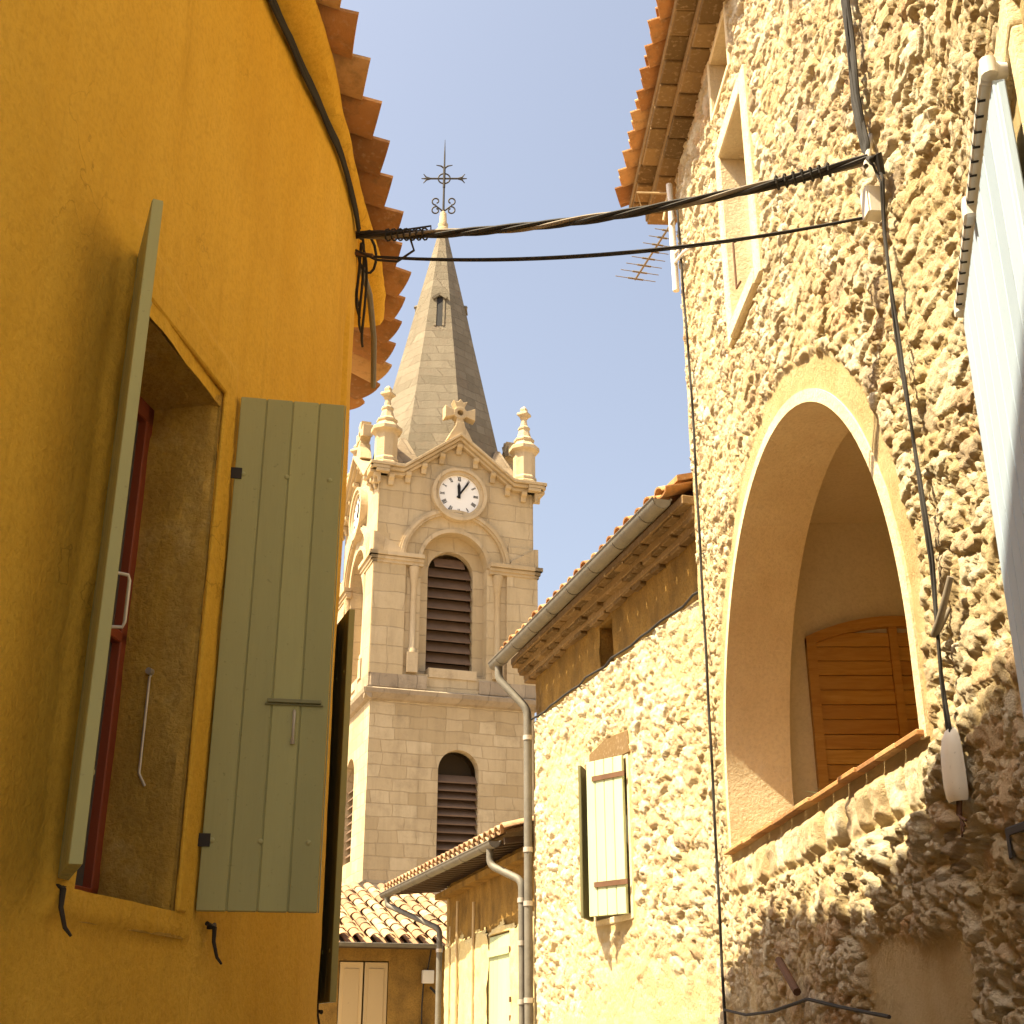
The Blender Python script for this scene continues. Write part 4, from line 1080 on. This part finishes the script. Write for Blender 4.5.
# clock on front and left side
for k in (0, 3):
    f = F[k]; c = (.02, 17.06)
    r_ = MB(); r_.ring(c, .66, .80, 0, 360, f, -.02, .16, 48); r_.ring(c, .78, .88, 0, 360, f, -.02, .22, 48)
    ck = r_.build('clock', M['mould'], tower, smooth=True, local=True)
    dl = MB(); dl.prism([(c[0] + .70 * math.cos(2 * math.pi * i / 48), c[1] + .70 * math.sin(2 * math.pi * i / 48)) for i in range(48)], f, -.02, .10); dl.build('dial', M['dial'], ck, local=True)
    nm = MB()
    romans = {12: 'XII', 1: 'I', 2: 'II', 3: 'III', 4: 'IIII', 5: 'V', 6: 'VI', 7: 'VII', 8: 'VIII', 9: 'IX', 10: 'X', 11: 'XI'}
    for h, txt in romans.items():
        th = math.pi / 2 - h * math.pi / 6; rad_ = (math.cos(th), math.sin(th)); tan_ = (math.sin(th), -math.cos(th))
        wd = {'I': .028, 'V': .055, 'X': .055}; tot = sum(wd[c_] for c_ in txt); u = -tot / 2
        def P2(u_, v_): return (c[0] + rad_[0] * (.54 + v_) + tan_[0] * u_, c[1] + rad_[1] * (.54 + v_) + tan_[1] * u_)
        def stroke(u0, v0, u1, v1, t_):
            dx, dy = u1 - u0, v1 - v0; l = math.hypot(dx, dy); ox, oy = -dy / l * t_ / 2, dx / l * t_ / 2
            nm.prism([P2(u0 + ox, v0 + oy), P2(u1 + ox, v1 + oy), P2(u1 - ox, v1 - oy), P2(u0 - ox, v0 - oy)], f, .101, .106)
        for ch in txt:
            w_ = wd[ch]; m_ = u + w_ / 2
            if ch == 'I': stroke(m_, -.075, m_, .075, .017)
            elif ch == 'V': stroke(m_ - .02, .075, m_, -.075, .017); stroke(m_ + .02, .075, m_, -.075, .012)
            else: stroke(m_ - .022, .075, m_ + .022, -.075, .017); stroke(m_ + .022, .075, m_ - .022, -.075, .012)
            u += w_
    nm.build('numerals', M['black'], ck, local=True)
    for (ang, L, w_, d_) in ((92, .42, .10, .112), (56, .62, .065, .126)):
        a = R(ang); dx, dy = math.cos(a), math.sin(a); hm = MB()
        hm.prism([(c[0] - dx * .12 - dy * w_ * .4, c[1] - dy * .12 + dx * w_ * .4), (c[0] - dx * .12 + dy * w_ * .4, c[1] - dy * .12 - dx * w_ * .4), (c[0] + dx * L * .7 + dy * w_ / 2, c[1] + dy * L * .7 - dx * w_ / 2), (c[0] + dx * L, c[1] + dy * L), (c[0] + dx * L * .7 - dy * w_ / 2, c[1] + dy * L * .7 + dx * w_ / 2)], f, d_, d_ + .01)
        hm.build('clock_hand', M['black'], ck, local=True)
# stone cross finials over the gables
for k in range(4):
    f = F[k]; b = MB(); z = GA + .10; y0, y1 = -.18, .20
    b.prism([(-.42, z - .05), (.42, z - .05), (.30, z + .2), (.16, z + .45), (.13, z + .60), (-.13, z + .60), (-.16, z + .45), (-.30, z + .2)], f, y0, y1)
    b.prism([(-.12, z + .6), (.12, z + .6), (.1, z + .84), (-.1, z + .84)], f, y0 + .03, y1 - .03)
    b.prism([(-.50, z + .70), (-.22, z + .80), (-.12, z + .80), (-.12, z + 1.02), (-.22, z + 1.02), (-.50, z + 1.14)], f, y0 + .02, y1 - .02)
    b.prism([(.50, z + .70), (.22, z + .80), (.12, z + .80), (.12, z + 1.02), (.22, z + 1.02), (.50, z + 1.14)], f, y0 + .02, y1 - .02)
    b.prism([(-.1, z + 1.02), (.1, z + 1.02), (.24, z + 1.36), (.10, z + 1.30), (0, z + 1.42), (-.10, z + 1.30), (-.24, z + 1.36)], f, y0 + .02, y1 - .02)
    b.ring((0, z + .92), .1, .22, 0, 360, f, y0 + .01, y1 - .01, 16)
    b.build('gable_cross', M['mould'], tower, bevel=.025, local=True)
# pinnacles
for sx in (-1, 1):
    for sy in (-1, 1):
        b = MB(); b.lathe((sx * 2.28, sy * 2.28, GZ + .2), [(.50, 0), (.48, .12), (.40, .16), (.40, .28), (.36, .34), (.36, 1.12), (.40, 1.18), (.50, 1.24), (.50, 1.36), (.40, 1.42), (.30, 1.56), (.34, 1.60), (.34, 1.66), (.24, 1.74), (.17, 2.0), (.20, 2.04), (.20, 2.10), (.12, 2.16), (.09, 2.40), (.15, 2.46)], 8, R(22.5))
        b.lathe((sx * 2.28, sy * 2.28, GZ + 2.64), [(.10, 0), (.26, .12), (.24, .2), (.12, .24), (.14, .34), (.05, .44)], 4, R(0))
        b.build('pinnacle', M['mould'], tower, bevel=.01, local=True)
# spire, ribs of stone, slit with hood, small lucarnes
b = MB(); zb_, zt_ = 17.6, 28.3
b.lathe((0, 0, 0), [(2.50, zb_), (2.30, 18.8), (.18, zt_)], 8, R(22.5 - 18))
b.build('spire', M['spire'], tower, local=True)
b = MB(); b.lathe((0, 0, 28.3), [(.16, 0), (.24, .08), (.24, .2), (.17, .28), (.19, .42), (.14, .5), (.12, .9), (.05, 1.0)], 10); b.build('spire_cap', M['mould'], tower, smooth=True, local=True)
b = MB(); b.prism([(-2.45, 17.5), (2.45, 17.5), (2.45, 17.75), (-2.45, 17.75)], lambda a, z, d: (a, d, z), -2.45, 2.45); b.build('belfry_roof', M['weather'], tower, local=True)
# slit in a spire face: face normal angles
def on_spire(ang, z, u, d):
    rr = (2.30 - (z - 18.8) / (zt_ - 18.8) * 2.12) * math.cos(R(22.5)); n_ = Vector((math.cos(ang), math.sin(ang), 0)); t_ = Vector((-n_.y, n_.x, 0))
    return n_ * (rr + d) + t_ * u + Vector((0, 0, z))
for ang in (R(-90 - 18), R(180 - 18), R(-18), R(90 - 18)):
    b = MB(); b.quad([on_spire(ang, 23.9, -.10, .01), on_spire(ang, 23.9, .10, .01), on_spire(ang, 25.2, .10, .01), on_spire(ang, 25.2, -.10, .01)])
    sl_ = b.build('spire_slit', M['black'], tower, local=True)
    b = MB(); 
    for s in (-1, 1): b.bar(on_spire(ang, 25.3, 0, .06), on_spire(ang, 25.1, s * .24, .06), .10, .09)
    for s in (-1, 1): b.bar(on_spire(ang, 25.2, s * .14, .0), on_spire(ang, 23.9, s * .14, .0), .07, .06)
    b.build('slit_hood', M['spire'], sl_, local=True)
# corner squinch blocks between spire and pinnacles
for a in range(4):
    b = MB(); an = R(45 + 90 * a); b.lathe((2.0 * math.cos(an) * 1.12, 2.0 * math.sin(an) * 1.12, 17.7), [(.8, 0), (.7, .5), (.1, 1.5)], 4, R(45)); b.build('spire_corner_block', M['weather'], tower, local=True)
# wrought iron cross
b = MB(); z = 29.2
b.tube([(0, 0, z), (0, 0, z + 2.6), (0, 0, z + 3.3)], [.045, .03, .008], 8)
xd = Matrix.Rotation(-TR, 3, 'Z') @ Vector((1, 0, 0))
def C(u, h): return xd * u + Vector((0, 0, h))
zc = 30.75
b.tube([C(-.62, zc), C(.62, zc)], .035, 8)
b.tube([C(.22 * math.cos(2 * math.pi * i / 20), zc + .22 * math.sin(2 * math.pi * i / 20)) for i in range(21)], .028, 6)
for s in (-1, 1):
    b.tube([C(s * .50, zc), C(s * .66, zc + .06), C(s * .76, zc + .20)], [.035, .03, .015], 6); b.tube([C(s * .50, zc), C(s * .66, zc - .06), C(s * .76, zc - .20)], [.035, .03, .015], 6); b.tube([C(s * .6, zc), C(s * .84, zc)], [.04, .015], 6)
    b.tube([C(0, zc + .45), C(s * .12, zc + .56), C(s * .30, zc + .60)], [.035, .03, .015], 6)
    for (cz, sg) in ((z + .55, 1), (z + .15, -1)):
        b.tube([C(s * (.28 + .16 * math.cos(t_) * (1 - .5 * (t_ + 1.6) / 6)), cz + sg * .17 * math.sin(t_) * (1 - .5 * (t_ + 1.6) / 6)) for t_ in [(-1.6 + 6 * i / 14) for i in range(15)]], .028, 6)
    b.tube([C(0, z + .1), C(s * .28, z + .35)], .03, 6)
b.tube([C(0, zc - .4), C(0, zc + .5)], .05, 8)
b.build('iron_cross', M['iron'], tower, smooth=True, local=True)

# ============================================================ CABLES, BOXES, ANTENNA
def sag(A, B, s, n=40):
    A = Vector(A); B = Vector(B); return [A + (B - A) * (i / n) - Vector((0, 0, s * 4 * (i / n) * (1 - i / n))) for i in range(n + 1)]
def twist(pts, r, off, ph, turns=5):
    out = []; n = len(pts)
    for i, p in enumerate(pts):
        d = (pts[min(i + 1, n - 1)] - pts[max(i - 1, 0)]).normalized(); a = d.cross(Vector((0, 0, 1))).normalized(); u = a.cross(d); t_ = ph + turns * 2 * math.pi * i / n
        out.append(p + a * off * math.cos(t_) + u * off * math.sin(t_))
    return out
LA = Vector((-.86, 6.0, 5.69)); RA = Rc(4.93, .09, 5.37)
main = sag(LA, RA, .11)
bundle = thing('overhead_cable_bundle', 'thick twisted black cable bundle strung across the street between the two houses', 'cable', (0.4, 5.5, 5.4))
for i in range(4):
    b = MB(); b.tube(twist(main, 0, .014, i * math.pi / 2, 3.3), .0105 if i else .012, 6); b.build('strand', M['rubber'] if i != 2 else M['grey_cable'], bundle, smooth=True)
for (k0, k1) in ((3, 7), (34, 38)):       # wire-wound dead ends
    b = MB(); a, c = main[k0], main[k1]
    for j in range(7):
        p = a + (c - a) * (j / 7); d = (c - a).normalized(); s_ = d.cross(Vector((0, 0, 1))).normalized(); u = s_.cross(d)
        b.tube([p + s_ * .03 * math.cos(q) + u * .032 * math.sin(q) + d * .006 * q / 6 for q in [2 * math.pi * m / 10 for m in range(11)]], .005, 5)
    b.build('binding', M['rubber'], bundle)
b = MB(); b.tube([LA + Vector((0, 0, .0)), LA + Vector((.1, -.05, -.03)), main[7] + Vector((0, 0, .05)), main[7]], .005, 6); b.tube([main[5], main[5] + Vector((.03, 0, -.10)), main[4] + Vector((0, 0, -.17)), main[2] + Vector((0, 0, -.16)), main[0] + Vector((0, 0, -.10))], .007, 6); b.build('tail_wire', M['rubber'], bundle, smooth=True)
thin = sag(LA + Vector((-.02, .05, -.10)), Rc(5.08, .08, 5.15), .10)
b = MB(); b.tube(thin, .0075, 6); b.tube([p - Vector((0, 0, .012 * math.sin(math.pi * i / 40) ** .5)) for i, p in enumerate(thin)], .004, 5)
tag(b.build('overhead_cable', M['rubber'], None, smooth=True), 'thin single cable below the thick bundle, ending at the white junction box', 'cable')
# bracket on the yellow house
br = thing('cable_bracket', 'rusty iron cable bracket at the bend of the yellow wall under the eave', 'bracket', tuple(LA))
b = MB(); b.tube([(-.99, 5.6, 5.72), (-.93, 5.8, 5.66), tuple(LA), tuple(LA + Vector((.08, -.03, 0)))], .012, 6); b.tube([(-.95, 5.85, 5.48), tuple(LA + Vector((0, 0, -.12))), tuple(LA + Vector((.1, -.04, -.16)))], .010, 6); b.build('arm', M['rust'], br)
b = MB(); b.box((-.93, 5.9, 5.58), (.05, .10, .16)); b.build('plate', M['rust'], br, bevel=.005)
# eave cable on the yellow house (runs under the cornice)
b = MB()
for k_, (zz, r_) in enumerate(((5.825, .013), (5.80, .010), (5.845, .009))):
    ss = np.linspace(2.5, 6.0, 40); X_, Y_ = LPf(ss); nx_, ny_ = LNf(ss)
    b.tube([(X_[i] + nx_[i] * .03, Y_[i] + ny_[i] * .03, zz + .006 * math.sin(i * 1.3 + k_) - max(0, (ss[i] - 5.5)) * .3) for i in range(40)], r_, 6)
tag(b.build('eave_cable', M['rubber'], None, smooth=True), 'dark cables clipped under the cornice of the yellow house', 'cable')
b = MB()
for q in range(4):
    b.tube([LA + Vector((.02 + .02 * math.sin(t_ * 5 + q) - .012 * q, .05 + .42 * t_ + .02 * q, -.02 - .42 * t_ + .05 * math.sin(t_ * 6.3 + q * 1.3))) for t_ in [k_ / 16 for k_ in range(17 - 2 * q)]], .008, 6)
b.tube([LA + Vector((.05 - .05 * math.cos(a_), .10 + .10 * math.sin(a_), -.06 - .06 * math.sin(a_))) for a_ in [k_ * .45 for k_ in range(13)]], .008, 6)
tag(b.build('cable_loop', M['rubber'], None, smooth=True), 'loose loops of dark cable hanging at the corner of the yellow house', 'cable')
# vertical bundle on arch house
def wallcable(name, pts, r, mat, label, o=.055, n=1, spread=.02):
    b = MB()
    for q in range(n):
        P_ = []
        for i in range(len(pts) - 1):
            for k in range(8):
                t_ = k / 8; s = pts[i][0] * (1 - t_) + pts[i + 1][0] * t_; z = pts[i][1] * (1 - t_) + pts[i + 1][1] * t_
                P_.append(Rc(s + spread * (q - (n - 1) / 2) + .008 * math.sin(z * 7 + q * 2), o + .006 * math.sin(z * 11 + q), z))
        P_.append(Rc(pts[-1][0], o, pts[-1][1])); b.tube(P_, r, 6)
    return tag(b.build(name, M[mat], None, smooth=True), label, 'cable')
wallcable('wall_cable', [(4.96, 8.4), (4.96, 6.36), (4.985, 5.77), (4.93, 5.40)], .011, 'rubber', 'bundle of dark cables running down the arch house to the cable anchor', n=4, o=.07)
wallcable('wall_cable', [(4.93, 5.38), (4.86, 5.30), (4.80, 5.15), (4.83, 5.02), (4.85, 4.91), (4.85, 4.23), (4.81, 3.70), (4.80, 3.34), (4.83, 3.10), (4.85, 2.87), (4.84, 2.64)], .0065, 'rubber', 'dark cable running down from the junction box past the arch to the white cover', n=2, o=.065)
wallcable('wall_cable', [(9.38, 8.3), (9.36, 7.8), (9.30, 7.0), (9.24, 6.4), (9.26, 5.4), (9.28, 4.0), (9.32, 2.8), (9.36, 1.76), (9.36, 1.3)], .010, 'rubber', 'dark cable down the far corner of the arch house', n=1, o=.05)
wallcable('wall_cable', [(9.36, 1.74), (8.7, 1.70), (8.0, 1.71), (7.2, 1.76), (6.6, 1.71), (5.9, 1.66)], .009, 'rubber', 'dark cable running sideways low on the arch house wall', n=1, o=.075)
b = MB(); b.tube([Rc(7.75, .07, 1.98), Rc(7.40, .07, 1.80)], .022, 8)
tag(b.build('cable_sleeve', M['rust'], None, smooth=True), 'short grey sleeve on the low cable in the shade of the arch house', 'cable sleeve')
# anchor hook, junction box
an = thing('cable_anchor', 'pale iron hook holding the thick cable bundle on the arch house wall', 'hook', tuple(Rc(4.93, .03, 5.4)))
b = MB(); b.tube([Rc(4.80, -.02, 5.50), Rc(4.93, .08, 5.38), Rc(4.97, .12, 5.36), RA], [.013, .013, .012, .010], 8); b.build('hook', M['galv'], an, smooth=True)
b = MB(); b.tube([RA, Rc(4.88, .10, 5.33), Rc(4.80, .08, 5.30), Rc(4.79, .06, 5.18)], .016, 8); b.build('cable_tail', M['rubber'], an, smooth=True)
jb = thing('junction_box', 'small white junction box on the stone wall right of the hanging cables', 'junction box', tuple(Rc(4.98, .06, 5.12)))
rot = math.atan2(RD.y, RD.x)
JS = 4.98 - .075 * 2.6
b = MB(); b.box(Rp(JS, .055, 5.02), (.085, .075, .14), rz=rot); b.build('box', M['white'], jb, bevel=.006)
b = MB(); b.box(Rp(JS, .096, 5.02), (.080, .006, .134), rz=rot); b.build('lid', M['white'], jb, bevel=.002)
# hook bracket beside arch
b = MB(); b.tube([Rp(4.68, .0, 3.10), Rp(4.69, .05, 3.02), Rp(4.66, .08, 2.99), Rp(4.60, .08, 3.02), Rp(4.53, .07, 3.10), Rp(4.49, .06, 3.16)], [.010, .014, .015, .015, .013, .012], 10)
tag(b.build('wall_bracket', M['grey_cable'], None, smooth=True), 'grey curved pipe stub sticking out of the wall right of the arch', 'bracket')
# white shell-shaped cover
cv = thing('cable_cover', 'white rounded plastic cable cover hanging on the stone wall right of the arch sill', 'cable cover', tuple(Rc(4.84, .06, 2.5)))
b = MB(); P_ = []
prof = [(.010, 2.645), (.034, 2.63), (.050, 2.60), (.060, 2.55), (.064, 2.49), (.064, 2.43), (.060, 2.39), (.050, 2.37)]
n = 10
for (w_, z) in prof:
    for k in range(n + 1):
        a = math.pi * k / n; P_.append(Rp(4.70 + w_ * math.cos(a), .04 + .9 * w_ * math.sin(a) ** .8, z))
b.v = [tuple(p) for p in P_]
for i in range(len(prof) - 1):
    for k in range(n): q = i * (n + 1) + k; b.f.append((q, q + 1, q + n + 2, q + n + 1)); b.t.append(.5)
b.f.append(tuple(range(n + 1))); b.t.append(.5)
b.build('shell', M['white'], cv, smooth=True)
b = MB()
for k in range(4): b.tube([Rp(4.69 + .012 * k, .045, 2.40), Rp(4.695 + .01 * k, .055, 2.33), Rp(4.72 - .03 * k, .05 + .005 * k, 2.25 + .015 * k)], .005, 5)
b.build('cable_ends', M['rust'], cv)
# black shutter catch at right
b = MB(); b.prism([(4.47, 2.245), (4.30, 2.245), (4.30, 2.215), (4.44, 2.215), (4.44, 2.14), (4.47, 2.14)], lambda a, z, d: Rc(a, d, z), .03, .07)
tag(b.build('wall_catch', M['iron'], None, bevel=.004), 'small black angled iron catch on the shaded wall at the right edge', 'wall catch')
# leaves of a plant on the loggia floor by the sill
pl_ = thing('potted_plant', 'grey-green leafy plant whose leaf tips show above the arch sill', 'plant', (2.1, 7.3, 2.69))
b = MB(); b.lathe((2.12, 7.35, 2.69), [(.09, 0), (.12, .03), (.10, .04), (.0, .04)], 16); b.build('pot', M['tile'], pl_, smooth=True)
b = MB()
for i in range(12):
    a = random.uniform(2.2, 5.2); L = random.uniform(.28, .5); w_ = .022; A = Vector((2.08, 7.4, 2.73)); d = Vector((math.cos(a), math.sin(a) * 1.1, random.uniform(.12, .6))).normalized(); s_ = d.cross(Vector((0, 0, 1))).normalized()
    P0 = A; P1 = A + d * L * .5 + Vector((0, 0, .03)); P2 = A + d * L - Vector((0, 0, .02)); up = Vector((0, 0, .006))
    b.quad([P0 - s_ * .005, P1 - s_ * w_, P1 + up, P0 + up]); b.quad([P0 + s_ * .005, P0 + up, P1 + up, P1 + s_ * w_]); b.quad([P1 - s_ * w_, P2, P1 + up]); b.quad([P1 + s_ * w_, P1 + up, P2])
b.build('leaves', M['leaf'], pl_)
# TV antenna
ant = thing('tv_antenna', 'tv antenna with a white mast at the far corner of the arch house', 'antenna', (1.45, 9.62, 7.8))
b = MB(); b.tube([(1.375, 9.25, 7.35), (1.365, 9.25, 8.42)], .028, 10); b.tube([(1.37, 9.25, 7.62), (1.40, 8.9, 7.50), (1.50, 8.6, 7.42)], .014, 8); b.tube([(1.37, 9.25, 7.7), (1.45, 9.1, 7.72)], .012, 8)
b.build('mast', M['white_metal'], ant, smooth=True)
P0 = Vector((1.345, 9.28, 8.0)); P1 = Vector((1.13, 10.1, 8.0)); dr = (P1 - P0).normalized(); sd2 = dr.cross(Vector((0, 0, 1))).normalized()
b = MB(); b.tube([P0 - dr * .15, P1], .010, 8); b.build('boom', M['grey_cable'], ant)
for i in range(8):
    c = P0 + (P1 - P0) * (i + .4) / 7.5; L = .11 + .012 * i; b = MB(); b.tube([c - sd2 * L, c + sd2 * L], .004, 5); b.tube([c - sd2 * L * .38, c + sd2 * L * .38], .009, 6); b.build('element', M['grey_cable'], ant)
b = MB(); Q0 = Vector((1.35, 9.25, 8.33))
q = [Q0, Q0 + Vector((-.26, .06, .05)), Q0 + Vector((-.22, .12, -.06)), Q0 + Vector((.02, .05, -.09)), Q0]
b.tube(q, .010, 6); b.tube([Q0 + Vector((-.05, 0, -.28)), Q0 + Vector((.02, 0, .1))], .014, 6); b.build('reflector', M['tan_cable'], ant)
